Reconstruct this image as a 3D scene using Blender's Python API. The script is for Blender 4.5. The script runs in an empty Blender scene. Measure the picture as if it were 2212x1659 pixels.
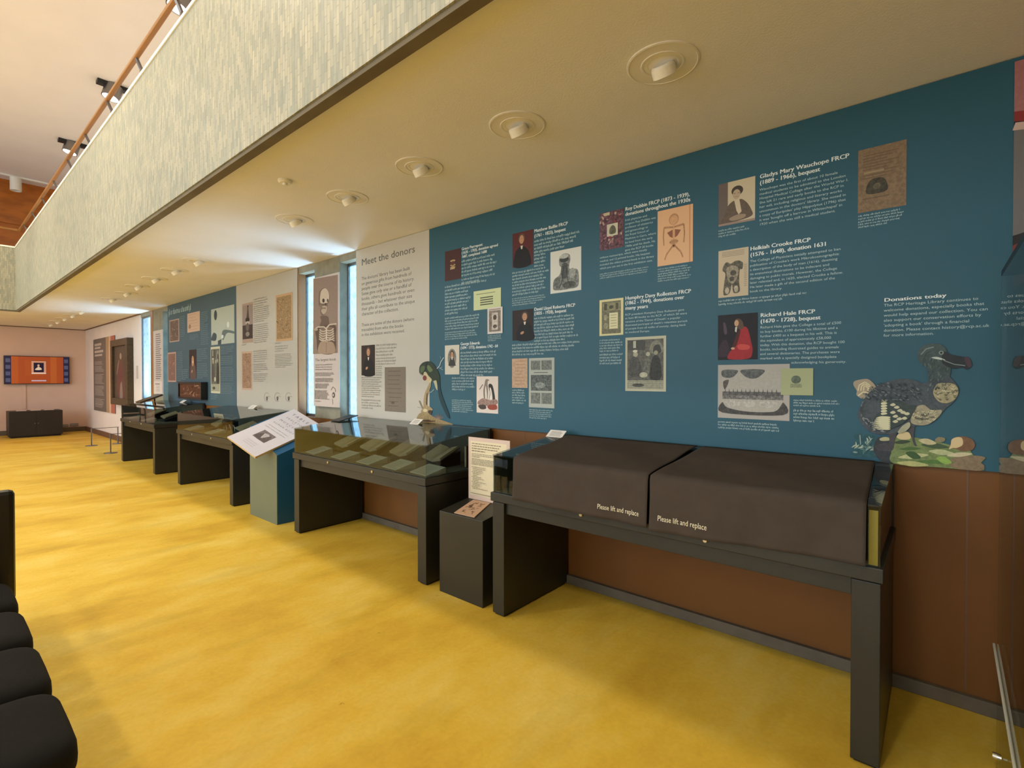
import bpy, math, random
from mathutils import Vector, Matrix
random.seed(7)
C = bpy.context.scene.collection
PI = math.pi

# ------------------------------------------------------------------ camera
EYE = 1.463
cam_d = bpy.data.cameras.new('camera')
cam = bpy.data.objects.new('camera', cam_d); C.objects.link(cam)
cam.location = (0, 0, EYE)
cam.rotation_euler = (math.radians(90 - .66), 0, math.radians(90 - 49.691))
cam_d.sensor_width = 36.0
cam_d.lens = 1085.0 / 2212 * 36
cam_d.clip_start = .02; cam_d.clip_end = 200
bpy.context.scene.camera = cam

# ------------------------------------------------------------------ world, lamps, exposure
sc = bpy.context.scene
sc.view_settings.view_transform = 'Standard'
sc.view_settings.look = 'None'
sc.view_settings.exposure = 0.0
sc.view_settings.gamma = 1.0
sc.view_settings.use_curve_mapping = False
w = bpy.data.worlds.new('daylight'); sc.world = w; w.use_nodes = True
bg = w.node_tree.nodes['Background']
bg.inputs[0].default_value = (.74, .87, 1.0, 1); bg.inputs[1].default_value = 5.0

def lamp(name, kind, loc, rot, energy, color, **kw):
    d = bpy.data.lights.new(name, kind); d.energy = energy; d.color = color
    for k, v in kw.items(): setattr(d, k, v)
    o = bpy.data.objects.new(name, d); C.objects.link(o)
    o.location = loc; o.rotation_euler = rot
    return o
# daylight enters through the slot windows: portals guide the sampling of the sky
for (px0, px1) in ((-5.95, -5.57), (-5.03, -4.69), (-12.72, -12.0)):
    p_ = lamp('window_portal', 'AREA', ((px0 + px1) / 2, 3.14, 1.86), (-PI / 2, 0, 0), 1, (1, 1, 1), shape='RECTANGLE', size=px1 - px0, size_y=1.72)
    p_.data.cycles.is_portal = True
for (px0, px1) in ((-15, -9.5), (-8.5, -3), (-2, .3)):      # unseen tall windows, added behind the camera to brighten the hall
    p_ = lamp('added_window_portal', 'AREA', ((px0 + px1) / 2, -7.1, 3.0), (PI / 2, 0, 0), 1, (1, 1, 1), shape='RECTANGLE', size=px1 - px0, size_y=5.6)
    p_.data.cycles.is_portal = True
WARM = (1.0, .86, .66)
# ceiling spots of the double-height hall
for x in (-2.2, -5.6, -9.0, -12.0):
    lamp('hall_spot_light', 'SPOT', (x, .15, 6.36), (0, 0, 0), 230, WARM, spot_size=math.radians(125), spot_blend=.6, shadow_soft_size=.10)
for x in (-1.0, -5.6, -10.2):
    lamp('hall_flood_light', 'SPOT', (x, -3.2, 6.36), (math.radians(22), 0, 0), 300, WARM, spot_size=math.radians(150), spot_blend=.6, shadow_soft_size=.25)
# area lamps added outside the slot windows, standing in for daylight off the ground
for x, e_ in ((-5.75, 130), (-4.85, 130), (-12.3, 170)):
    lamp('ground_bounce_fill', 'AREA', (x, 3.50, .82), (math.radians(180 - 28), 0, 0), e_, (1.0, .90, .90), shape='RECTANGLE', size=.34, size_y=.3)
# narrow spots that wash the balcony front
for x in (-6.2, -10.4, -13.2):
    lamp('balcony_wash_light', 'SPOT', (x + .4, -1.2, 6.36), (math.radians(40), 0, math.radians(10)), 200, WARM, spot_size=math.radians(36), spot_blend=.8, shadow_soft_size=.05)
# far end under the balcony: added pinkish area lamps that tint the walls
for (x, y) in ((-15.9, -.4), (-15.9, 1.6)):
    lamp('far_pink_fill', 'AREA', (x, y, 2.78), (0, 0, 0), 15, (1.0, .66, .56), shape='DISK', size=.5)

# ------------------------------------------------------------------ colours and materials
def s2l(v):
    v /= 255.0
    return v / 12.92 if v <= .04045 else ((v + .055) / 1.055) ** 2.4
def H(h, k=1.0):
    h = h.lstrip('#')
    return (s2l(int(h[0:2], 16)) * k, s2l(int(h[2:4], 16)) * k, s2l(int(h[4:6], 16)) * k)

def mat(name, col, rough=.6, metal=0.0, var=0.0, scale=6.0, stretch=(1, 1, 1), bump=0.0, bscale=60.0, spec=.5, col2=None, coords='Object'):
    m = bpy.data.materials.new(name); m.use_nodes = True
    nt = m.node_tree; N = nt.nodes; L = nt.links
    b = N['Principled BSDF']
    c = H(col) if isinstance(col, str) else col
    b.inputs['Base Color'].default_value = (*c, 1)
    b.inputs['Roughness'].default_value = rough
    b.inputs['Metallic'].default_value = metal
    b.inputs['Specular IOR Level'].default_value = spec
    tc = N.new('ShaderNodeTexCoord'); mp = N.new('ShaderNodeMapping'); mp.inputs['Scale'].default_value = stretch
    L.new(tc.outputs[coords], mp.inputs[0])
    if var or col2:
        nz = N.new('ShaderNodeTexNoise'); nz.inputs['Scale'].default_value = scale; nz.inputs['Detail'].default_value = 6
        L.new(mp.outputs[0], nz.inputs['Vector'])
        r = N.new('ShaderNodeValToRGB')
        r.color_ramp.elements[0].position = .35; r.color_ramp.elements[1].position = .68
        c2 = H(col2) if col2 else tuple(min(1, v * (1 + var)) for v in c)
        c1 = c if col2 else tuple(v * (1 - var) for v in c)
        r.color_ramp.elements[0].color = (*c1, 1); r.color_ramp.elements[1].color = (*c2, 1)
        L.new(nz.outputs['Fac'], r.inputs[0]); L.new(r.outputs[0], b.inputs['Base Color'])
    if bump:
        nb = N.new('ShaderNodeTexNoise'); nb.inputs['Scale'].default_value = bscale; nb.inputs['Detail'].default_value = 4
        L.new(mp.outputs[0], nb.inputs['Vector'])
        bp = N.new('ShaderNodeBump'); bp.inputs['Strength'].default_value = bump; bp.inputs['Distance'].default_value = .01
        L.new(nb.outputs['Fac'], bp.inputs['Height']); L.new(bp.outputs[0], b.inputs['Normal'])
    return m

M = {}
M['black'] = mat('black_laminate', '#28271f', .42, var=.12, scale=3, bump=.05, bscale=200)
M['black_in'] = mat('dark_inner_laminate', '#1b1a16', .5, var=.1)
M['brass'] = mat('lock_metal', '#cfcabc', .25, 1.0)
M['chrome'] = mat('chrome', '#d8dcd8', .12, 1.0)
M['steel'] = mat('brushed_steel', '#8d8a88', .35, 1.0)
M['white_paint'] = mat('white_plaster', '#e3d9d2', .85, var=.03, scale=2, bump=.08, bscale=90)
M['ceil'] = mat('ceiling_paint', '#efebe9', .9, var=.03, scale=1.5, bump=.12, bscale=120)
M['upceil'] = mat('upper_ceiling_paint', '#f2e6da', .9, var=.02, scale=1.5)
M['brown'] = mat('brown_wall_panel', '#734505', .6, var=.10, scale=2.2, bump=.03, bscale=40)
M['timber'] = mat('timber_jamb', '#9c6a3c', .45, var=.15, scale=8, stretch=(1, 1, .1))
M['wood'] = mat('orange_wood', '#b5671f', .30, var=.18, scale=3, stretch=(1, 1, 3))
M['rail_wood'] = mat('rail_wood', '#8f602c', .35, var=.15, scale=8, stretch=(.2, 1, 1))
M['concrete'] = mat('concrete', '#8b8672', .85, var=.12, scale=9, bump=.25, bscale=50)
M['strip'] = mat('parapet_soffit', '#6d6149', .8, var=.1)
M['plaster_far'] = mat('far_wall_plaster', '#dcc0ae', .85, var=.03, scale=2, bump=.1, bscale=80)
M['base_brown'] = mat('skirting_brown', '#6d4e3a', .6)
M['base_grey'] = mat('skirting_stone', '#655a48', .7, var=.12, scale=10)
M['fabric'] = mat('black_upholstery', '#191a1b', .92, var=.10, scale=30, bump=.3, bscale=400, spec=.25)
M['leather'] = mat('black_leather', '#141211', .35, var=.1, bump=.08, bscale=150)
M['cloth'] = mat('taupe_cloth', '#4a4139', .95, var=.06, scale=12, bump=.2, bscale=500, spec=.15)
M['board'] = mat('board_edge', '#c9ab74', .6)
M['sage'] = mat('sage_green_paint', '#686d54', .55, var=.03)
M['teal_side'] = mat('teal_paint', '#17567c', .5, var=.03)
M['lamp_white'] = mat('lamp_enamel', '#efe9d9', .45)
M['ring'] = mat('ceiling_ring', '#ece6dd', .85)
M['blackmat'] = mat('black_plastic', '#141416', .4)
M['lining'] = mat('case_lining', '#474a44', .9, var=.05)
M['rope'] = mat('barrier_rod', '#6f6a6a', .4, .6)
M['sideboard'] = mat('sideboard_black', '#211b16', .5, var=.1)
M['frame_dark'] = mat('old_frame_wood', '#4a3b26', .4, var=.2, scale=20)
M['bulb'] = mat('spot_lens', '#ffffff', .3)
_b = M['bulb'].node_tree.nodes['Principled BSDF']
_b.inputs['Emission Color'].default_value = (1, .93, .8, 1); _b.inputs['Emission Strength'].default_value = 12

# floor: yellow, cloudy, with streaks that run across the room and small scuffs
def floor_mat():
    m = bpy.data.materials.new('yellow_floor'); m.use_nodes = True
    nt = m.node_tree; N = nt.nodes; L = nt.links; b = N['Principled BSDF']
    tc = N.new('ShaderNodeTexCoord')
    def noise(sx, sy, scale, detail=6, rough=.55):
        mp = N.new('ShaderNodeMapping'); mp.inputs['Scale'].default_value = (sx, sy, 1)
        L.new(tc.outputs['Object'], mp.inputs[0])
        n = N.new('ShaderNodeTexNoise'); n.inputs['Scale'].default_value = scale; n.inputs['Detail'].default_value = detail; n.inputs['Roughness'].default_value = rough
        L.new(mp.outputs[0], n.inputs['Vector']); return n
    def ramp(n, pts):
        r = N.new('ShaderNodeValToRGB')
        e = r.color_ramp.elements
        e[0].position, e[0].color = pts[0][0], (*pts[0][1], 1)
        e[1].position, e[1].color = pts[-1][0], (*pts[-1][1], 1)
        for p_, c_ in pts[1:-1]:
            q = e.new(p_); q.color = (*c_, 1)
        L.new(n.outputs['Fac'], r.inputs[0]); return r
    a = ramp(noise(1.0, .55, 1.7, 10, .68), [(.34, H('#caa032')), (.5, H('#dab540')), (.66, H('#e2c560'))])
    d = ramp(noise(3.0, .8, 1.1, 4), [(.30, (.86, .86, .84)), (.46, (1, 1, 1))])
    g = ramp(noise(1, 1, 45, 3), [(.25, (.93, .93, .93)), (.7, (1.03, 1.03, 1.03))])
    k = ramp(noise(1, 1.7, 8.5, 5, .6), [(.255, (.62, .56, .45)), (.30, (1, 1, 1))])
    last = a
    for o in (d, g, k):
        mx = N.new('ShaderNodeMixRGB'); mx.blend_type = 'MULTIPLY'; mx.inputs[0].default_value = 1
        L.new(last.outputs[0], mx.inputs[1]); L.new(o.outputs[0], mx.inputs[2]); last = mx
    L.new(last.outputs[0], b.inputs['Base Color'])
    b.inputs['Roughness'].default_value = .55; b.inputs['Specular IOR Level'].default_value = .25
    return m
M['floor'] = floor_mat()

# balcony front: small upright mosaic tiles, grey green and cream
def mosaic_mat():
    m = bpy.data.materials.new('mosaic_tiles'); m.use_nodes = True
    nt = m.node_tree; N = nt.nodes; L = nt.links; b = N['Principled BSDF']
    tc = N.new('ShaderNodeTexCoord'); sp = N.new('ShaderNodeSeparateXYZ'); cb = N.new('ShaderNodeCombineXYZ')
    L.new(tc.outputs['Object'], sp.inputs[0])
    ad = N.new('ShaderNodeMath'); ad.operation = 'ADD'
    L.new(sp.outputs[0], ad.inputs[0]); L.new(sp.outputs[1], ad.inputs[1])
    L.new(sp.outputs[2], cb.inputs[0]); L.new(ad.outputs[0], cb.inputs[1])
    br = N.new('ShaderNodeTexBrick'); br.inputs['Scale'].default_value = 1
    br.inputs['Brick Width'].default_value = .085; br.inputs['Row Height'].default_value = .026
    br.inputs['Mortar Size'].default_value = .0022; br.inputs['Bias'].default_value = 0
    br.inputs['Color1'].default_value = (*H('#8f9182'), 1); br.inputs['Color2'].default_value = (*H('#b0a890'), 1); br.inputs['Mortar'].default_value = (*H('#8a8b80'), 1)
    L.new(cb.outputs[0], br.inputs['Vector'])
    mp = N.new('ShaderNodeMapping'); mp.inputs['Scale'].default_value = (1, 6, 1)
    L.new(cb.outputs[0], mp.inputs[0])
    nz = N.new('ShaderNodeTexNoise'); nz.inputs['Scale'].default_value = 7; nz.inputs['Detail'].default_value = 6
    L.new(mp.outputs[0], nz.inputs['Vector'])
    r = N.new('ShaderNodeValToRGB'); r.color_ramp.elements[0].position = .35; r.color_ramp.elements[1].position = .7
    r.color_ramp.elements[0].color = (.78, .80, .76, 1); r.color_ramp.elements[1].color = (1.08, 1.06, 1.02, 1)
    L.new(nz.outputs['Fac'], r.inputs[0])
    mx = N.new('ShaderNodeMixRGB'); mx.blend_type = 'MULTIPLY'; mx.inputs[0].default_value = 1
    L.new(br.outputs['Color'], mx.inputs[1]); L.new(r.outputs[0], mx.inputs[2]); L.new(mx.outputs[0], b.inputs['Base Color'])
    b.inputs['Roughness'].default_value = .5
    bp = N.new('ShaderNodeBump'); bp.inputs['Strength'].default_value = .35; bp.inputs['Distance'].default_value = .004
    L.new(nz.outputs['Fac'], bp.inputs['Height']); L.new(bp.outputs[0], b.inputs['Normal'])
    return m
M['mosaic'] = mosaic_mat()

def glass_mat(name, tint, ior=1.5, rough=0.0, extra=0.0):
    m = bpy.data.materials.new(name); m.use_nodes = True
    nt = m.node_tree; N = nt.nodes; L = nt.links
    N.remove(N['Principled BSDF']); out = N['Material Output']
    t = N.new('ShaderNodeBsdfTransparent'); t.inputs[0].default_value = (*tint, 1)
    g = N.new('ShaderNodeBsdfGlossy'); g.inputs['Roughness'].default_value = rough
    f = N.new('ShaderNodeFresnel')
    ge = N.new('ShaderNodeNewGeometry'); mi = N.new('ShaderNodeMapRange')      # same reflectance on the way in and out
    mi.inputs['To Min'].default_value = ior; mi.inputs['To Max'].default_value = 1 / ior
    L.new(ge.outputs['Backfacing'], mi.inputs['Value']); L.new(mi.outputs[0], f.inputs['IOR'])
    mx = N.new('ShaderNodeMixShader')
    L.new(f.outputs[0], mx.inputs[0]); L.new(t.outputs[0], mx.inputs[1]); L.new(g.outputs[0], mx.inputs[2])
    L.new(mx.outputs[0], out.inputs[0])
    return m
M['glass'] = glass_mat('case_glass', (.78, .82, .80), 1.36)
M['glass_top'] = glass_mat('case_top_glass', (.76, .80, .78), 1.52)
M['glass_clear'] = glass_mat('screen_glass', (.86, .88, .85), 1.5)

def pane_mat():
    m = bpy.data.materials.new('figured_window_glass'); m.use_nodes = True
    nt = m.node_tree; N = nt.nodes; L = nt.links
    N.remove(N['Principled BSDF']); out = N['Material Output']
    t = N.new('ShaderNodeBsdfTransparent')
    g = N.new('ShaderNodeBsdfGlossy'); g.inputs['Roughness'].default_value = .1
    tc = N.new('ShaderNodeTexCoord'); mp = N.new('ShaderNodeMapping'); mp.inputs['Scale'].default_value = (9, 1, 2)
    nz = N.new('ShaderNodeTexNoise'); nz.inputs['Scale'].default_value = 6; nz.inputs['Detail'].default_value = 5
    r = N.new('ShaderNodeValToRGB'); r.color_ramp.elements[0].position = .38; r.color_ramp.elements[1].position = .5
    r.color_ramp.elements[0].color = (.40, .54, .62, 1); r.color_ramp.elements[1].color = (.50, .66, .76, 1)
    L.new(tc.outputs['Object'], mp.inputs[0]); L.new(mp.outputs[0], nz.inputs[0]); L.new(nz.outputs['Fac'], r.inputs[0]); L.new(r.outputs[0], t.inputs[0])
    mx = N.new('ShaderNodeMixShader'); mx.inputs[0].default_value = .06
    L.new(t.outputs[0], mx.inputs[1]); L.new(g.outputs[0], mx.inputs[2]); L.new(mx.outputs[0], out.inputs[0])
    return m
M['pane'] = pane_mat()

# printed matter: the ink colour is stored per face; its alpha says how finely engraved it is
def print_mat(name, rough=.55, emis=0.0):
    m = bpy.data.materials.new(name); m.use_nodes = True
    nt = m.node_tree; N = nt.nodes; L = nt.links; b = N['Principled BSDF']
    at = N.new('ShaderNodeAttribute'); at.attribute_name = 'ink'
    tc = N.new('ShaderNodeTexCoord')
    nz = N.new('ShaderNodeTexNoise'); nz.inputs['Scale'].default_value = 55; nz.inputs['Detail'].default_value = 8; nz.inputs['Roughness'].default_value = .75
    L.new(tc.outputs['Object'], nz.inputs['Vector'])
    r = N.new('ShaderNodeValToRGB'); r.color_ramp.elements[0].position = .42; r.color_ramp.elements[1].position = .6
    r.color_ramp.elements[0].color = (.22, .22, .22, 1); r.color_ramp.elements[1].color = (1.15, 1.15, 1.15, 1)
    L.new(nz.outputs['Fac'], r.inputs[0])
    inv = N.new('ShaderNodeMath'); inv.operation = 'SUBTRACT'; inv.inputs[0].default_value = 1
    L.new(at.outputs['Alpha'], inv.inputs[1])
    mx = N.new('ShaderNodeMixRGB'); mx.blend_type = 'MULTIPLY'
    L.new(inv.outputs[0], mx.inputs[0]); L.new(at.outputs['Color'], mx.inputs[1]); L.new(r.outputs[0], mx.inputs[2])
    L.new(mx.outputs[0], b.inputs['Base Color'])
    b.inputs['Roughness'].default_value = rough; b.inputs['Specular IOR Level'].default_value = .3
    if emis:
        L.new(mx.outputs[0], b.inputs['Emission Color']); b.inputs['Emission Strength'].default_value = emis
    return m
M['print'] = print_mat('printed_ink')
M['screen'] = print_mat('lit_screen', .25, .22)

# ------------------------------------------------------------------ mesh helpers
class MB:
    def __init__(s): s.v = []; s.f = []; s.m = []
    def add(s, vs, fs, mi=0):
        n = len(s.v); s.v += [tuple(p) for p in vs]; s.f += [tuple(i + n for i in f) for f in fs]; s.m += [mi] * len(fs); return s
    def box(s, x0, x1, y0, y1, z0, z1, mi=0):
        return s.add([(x0, y0, z0), (x1, y0, z0), (x1, y1, z0), (x0, y1, z0), (x0, y0, z1), (x1, y0, z1), (x1, y1, z1), (x0, y1, z1)],
                     [(0, 3, 2, 1), (4, 5, 6, 7), (0, 1, 5, 4), (1, 2, 6, 5), (2, 3, 7, 6), (3, 0, 4, 7)], mi)
    def hexa(s, p, mi=0):      # eight corners: bottom ring then top ring
        return s.add(p, [(0, 3, 2, 1), (4, 5, 6, 7), (0, 1, 5, 4), (1, 2, 6, 5), (2, 3, 7, 6), (3, 0, 4, 7)], mi)
    def prism_x(s, prof, x0, x1, mi=0):   # prof = list of (y,z)
        n = len(prof)
        vs = [(x0, y, z) for y, z in prof] + [(x1, y, z) for y, z in prof]
        fs = [tuple(range(n - 1, -1, -1)), tuple(range(n, 2 * n))] + [(i, (i + 1) % n, n + (i + 1) % n, n + i) for i in range(n)]
        return s.add(vs, fs, mi)
    def tube(s, pts, r, seg=10, mi=0, caps=True):
        pts = [Vector(p) for p in pts]; rings = []
        rr = r if isinstance(r, (list, tuple)) else [r] * len(pts)
        for i, p in enumerate(pts):
            d = (pts[min(i + 1, len(pts) - 1)] - pts[max(i - 1, 0)]).normalized()
            a = Vector((0, 0, 1)) if abs(d.z) < .9 else Vector((1, 0, 0))
            u = d.cross(a).normalized(); v = d.cross(u)
            rings.append([p + rr[i] * (math.cos(2 * PI * k / seg) * u + math.sin(2 * PI * k / seg) * v) for k in range(seg)])
        vs = [q for ring in rings for q in ring]
        fs = []
        for i in range(len(pts) - 1):
            for k in range(seg):
                a_, b_ = i * seg + k, i * seg + (k + 1) % seg
                fs.append((a_, b_, b_ + seg, a_ + seg))
        if caps:
            fs.append(tuple(range(seg - 1, -1, -1))); fs.append(tuple(range(len(vs) - seg, len(vs))))
        return s.add(vs, fs, mi)
    def lathe(s, prof, c=(0, 0, 0), seg=40, mi=0, mtx=None):   # prof = (r,z), open strip
        vs = []; fs = []
        for r, z in prof:
            for k in range(seg):
                vs.append(Vector((r * math.cos(2 * PI * k / seg), r * math.sin(2 * PI * k / seg), z)))
        if mtx: vs = [mtx @ v for v in vs]
        vs = [v + Vector(c) for v in vs]
        for i in range(len(prof) - 1):
            for k in range(seg):
                a_, b_ = i * seg + k, i * seg + (k + 1) % seg
                fs.append((a_, b_, b_ + seg, a_ + seg))
        return s.add(vs, fs, mi)
    def build(s, name, mats, parent=None, off=(0, 0, 0), smooth=False, bevel=0.0, loc=None, subsurf=0):
        me = bpy.data.meshes.new(name)
        me.from_pydata([(a - off[0], b - off[1], c - off[2]) for a, b, c in s.v], [], s.f)
        for m_ in (mats if isinstance(mats, (list, tuple)) else [mats]): me.materials.append(m_)
        me.polygons.foreach_set('material_index', s.m)
        if smooth: me.polygons.foreach_set('use_smooth', [True] * len(me.polygons))
        me.update()
        o = bpy.data.objects.new(name, me); C.objects.link(o)
        if parent: o.parent = parent
        if loc: o.location = loc
        if bevel:
            b = o.modifiers.new('bevel', 'BEVEL'); b.width = bevel; b.segments = 2; b.limit_method = 'ANGLE'
        if subsurf:
            q = o.modifiers.new('sub', 'SUBSURF'); q.levels = subsurf; q.render_levels = subsurf
        return o

def thing(name, label, cat, loc=(0, 0, 0), rz=0, group=None):
    o = bpy.data.objects.new(name, None); C.objects.link(o)
    o.empty_display_size = .1
    o.location = loc; o.rotation_euler = (0, 0, rz)
    o['label'] = label; o['category'] = cat
    if group: o['group'] = group
    return o
def tag(o, label, cat, group=None):
    o['label'] = label; o['category'] = cat
    if group: o['group'] = group
    return o
def struct(o): o['kind'] = 'structure'; return o
def copy_tree(o, parent=None):
    c = o.copy(); C.objects.link(c)
    if parent: c.parent = parent
    for ch in list(o.children): copy_tree(ch, c)
    return c

# a measured direction from the viewpoint, met with an upright plane y=Y, gives a place on the wall (x, z)
_y = math.radians(49.691); _p = math.radians(.66)
def W(x, y, Y):
    u = (x - 1106) / 1085; v = (829.5 - y) / 1085
    fw = math.cos(_p) + v * math.sin(_p); dz = -math.sin(_p) + v * math.cos(_p)
    dx = -math.cos(_y) * fw + math.sin(_y) * u; dy = math.sin(_y) * fw + math.cos(_y) * u
    t = Y / dy
    return (t * dx, EYE + t * dz)

# ------------------------------------------------------------------ printed sheets: flat shapes in ink
class Ink:
    """flat coloured shapes on an upright plane facing -y; every new shape lies a hair in front of the last"""
    def __init__(s, Y, f, step=.00006):
        s.Y = Y; s.f = f; s.k = 0; s.step = step; s.v = []; s.fc = []; s.c = []
    def _y(s): s.k += 1; return s.Y - s.step * s.k
    def poly(s, pts, col, eng=0.0, y=None):
        yy = y if y is not None else s._y()
        w_ = [s.f(*p) for p in pts]
        ar = sum(w_[i][0] * w_[(i + 1) % len(w_)][1] - w_[(i + 1) % len(w_)][0] * w_[i][1] for i in range(len(w_)))
        if ar < 0: w_ = w_[::-1]
        n = len(s.v); s.v += [(a, yy, b) for a, b in w_]; s.fc.append(tuple(range(n, n + len(w_)))); s.c.append((*H(col), 1 - eng)); return s
    def smooth(s, pts, col, eng=0.0, n=5):
        out = []
        m = len(pts)
        for i in range(m):
            p0, p1, p2, p3 = pts[(i - 1) % m], pts[i], pts[(i + 1) % m], pts[(i + 2) % m]
            for j in range(n):
                t = j / n
                out.append(tuple(.5 * (2 * p1[a] + (p2[a] - p0[a]) * t + (2 * p0[a] - 5 * p1[a] + 4 * p2[a] - p3[a]) * t * t + (3 * p1[a] - p0[a] - 3 * p2[a] + p3[a]) * t ** 3) for a in (0, 1)))
        return s.poly(out, col, eng)
    def ell(s, cx, cy, rx, ry, col, eng=0.0, rot=0.0, n=24):
        ca, sa = math.cos(rot), math.sin(rot)
        return s.poly([(cx + rx * math.cos(a) * ca - ry * math.sin(a) * sa, cy + rx * math.cos(a) * sa + ry * math.sin(a) * ca) for a in [2 * PI * k / n for k in range(n)]], col, eng)
    def rect(s, x0, y0, x1, y1, col, eng=0.0):
        return s.poly([(x0, y0), (x1, y0), (x1, y1), (x0, y1)], col, eng)
    def line(s, pts, w_, col, eng=0.0, asp=1.0):
        yy = s._y()
        for (x0, y0), (x1, y1) in zip(pts[:-1], pts[1:]):
            dx, dy = x1 - x0, (y1 - y0) * asp; l = math.hypot(dx, dy) or 1
            nx, ny = -dy / l * w_ / 2, dx / l * w_ / 2 / asp
            s.poly([(x0 + nx, y0 + ny), (x1 + nx, y1 + ny), (x1 - nx, y1 - ny), (x0 - nx, y0 - ny)], col, eng, y=yy)
        return s
    def raw(s, verts, faces, col):     # verts already (x,z) on the wall
        yy = s.Y - s.step * (s.k + 1)
        n = len(s.v); s.v += [(a, yy, b) for a, b in verts]; s.fc += [tuple(i + n for i in f) for f in faces]; s.c += [(*H(col), 1)] * len(faces)
    def build(s, name, parent, off, m='print'):
        me = bpy.data.meshes.new(name)
        me.from_pydata([(a - off[0], b - off[1], c - off[2]) for a, b, c in s.v], [], s.fc)
        me.materials.append(M[m])
        at = me.color_attributes.new('ink', 'FLOAT_COLOR', 'CORNER')
        i = 0
        for p, c in zip(me.polygons, s.c):
            for _ in range(p.loop_total):
                at.data[i].color = c; i += 1
        me.update()
        o = bpy.data.objects.new(name, me); C.objects.link(o); o.parent = parent
        return o

_fc = {}
def glyphs(text, res=2):
    if text in _fc: return _fc[text]
    cu = bpy.data.curves.new('t', 'FONT'); cu.body = text; cu.size = 1; cu.resolution_u = res
    o = bpy.data.objects.new('t', cu); C.objects.link(o)
    bpy.context.view_layer.update()
    e = o.evaluated_get(bpy.context.evaluated_depsgraph_get()); me = e.to_mesh()
    vs = [(v.co.x, v.co.y) for v in me.vertices]; fs = [tuple(p.vertices) for p in me.polygons]
    e.to_mesh_clear(); bpy.data.objects.remove(o); bpy.data.curves.remove(cu)
    _fc[text] = (vs, fs); return vs, fs

def write(ink, text, x0, z, height, col, x1=None, sx=None, bold=0.0):
    """one line of lettering; height = capital height; x1 = where the line ends"""
    vs, fs = glyphs(text)
    if not vs: return
    wd = max(a for a, b in vs)
    k = (x1 - x0) / wd if x1 is not None else sx
    hz = height / .72
    vv = [(x0 + a * k, z + b * hz) for a, b in vs]
    ink.raw(vv, fs, col)
    if bold:
        ink.k += 1; ink.raw([(a + bold, b) for a, b in vv], fs, col); ink.k -= 1

def greek(ink, x0, x1, z, pitch, col, rnd):
    """a line of print too small to read in the photograph: letter-like strokes in words"""
    x = x0; hh = pitch * .42; lw = pitch * .27
    vs = []; fs = []
    while x < x1:
        for _ in range(rnd.randint(2, 9)):
            if x > x1: break
            up = rnd.random()
            t = hh * (1.5 if up > .78 else 1.0); b = -hh * .45 if up < .1 else 0
            n = len(vs); w_ = lw * .42
            vs += [(x, z + b), (x + w_, z + b), (x + w_, z + t), (x, z + t)]; fs.append((n, n + 1, n + 2, n + 3))
            if rnd.random() > .4:
                zz = z + (hh * .8 if rnd.random() > .5 else 0); n = len(vs)
                vs += [(x, zz), (x + lw * .8, zz), (x + lw * .8, zz + hh * .24), (x, zz + hh * .24)]; fs.append((n, n + 1, n + 2, n + 3))
            x += lw * rnd.uniform(.8, 1.15)
        x += lw * .8
    ink.raw(vs, fs, col)

# ================================================================== THE SETTING
D = 3.0          # the long wall stands at y = 3
ZC = 2.81        # underside of the balcony
ZP = 1.06        # foot of the printed panels
XF = -18.15      # far wall

mb = MB(); mb.box(XF - .2, 6, -7, D + .5, -.12, 0)
struct(mb.build('floor', M['floor']))

mb = MB()
mb.box(XF, 6, 1.30, 3.3, ZC, ZC + .16)
mb.box(XF, -13.92, -7, 1.30, ZC, ZC + .16)
struct(mb.build('ceiling', M['ceil']))
mb = MB(); mb.box(XF - .2, 6.2, -7.2, 3.3, 6.53, 6.7)
struct(mb.build('ceiling_upper', M['upceil']))

# long wall with its two window slots
WT = .13
SL = [(-12.72, -10.93), (-5.965, -4.69)]
mb = MB()
def seg(x0, x1, z0, z1, mi): mb.box(x0, x1, D, D + WT, z0, z1, mi)
seg(XF, SL[0][0], 0, ZC, 0)
for a, b in ((SL[0][1], SL[1][0]), (SL[1][1], 3.4)):
    seg(a, b, 0, ZP, 1); seg(a, b, ZP, ZC, 0)
seg(3.4, 6, 0, ZC, 0)
for a, b in SL:
    seg(a, b, 0, 1.0, 1); seg(a, b, 2.735, ZC, 2)
struct(mb.build('wall_back', [M['white_paint'], M['brown'], M['concrete']]))
mb = MB()
for a, b in ((-11.86, -11.262), (-5.573, -5.028)):
    mb.box(a, b, D - .004, D + WT - .01, 1.0, 2.80)
struct(mb.build('trim_1', M['concrete'], bevel=.006))
mb = MB()
for a, b in ((-5.962, -5.947), (-12.02, -11.865)):
    mb.box(a, b, D - .010, D + .085, 1.0, 2.80)
struct(mb.build('trim_2', M['timber'], bevel=.004))

# windows in the slots
for n, (a, b) in enumerate(((-5.965, -5.573), (-5.028, -4.69), (-12.72, -11.86), (-11.262, -10.93))):
    r = bpy.data.objects.new('window_%d' % (n + 1), None); C.objects.link(r); r.location = ((a + b) / 2, D + (.022 if n == 2 else .10), 1.0); struct(r)
    f = MB(); hw = (b - a) / 2; hz = 1.735; t = .012
    f.box(-hw, -hw + t, -.006, .02, 0, hz); f.box(hw - t, hw, -.006, .02, 0, hz)
    f.box(-hw + t, hw - t, -.006, .02, hz - .03, hz); f.box(-hw + t, hw - t, -.006, .02, 0, .03)
    f.build('window_frame', M['steel'], r)
    g = MB(); g.box(-hw + t, hw - t, -.003, .003, .03, hz - .03); g.build('pane', M['pane'], r)

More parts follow.
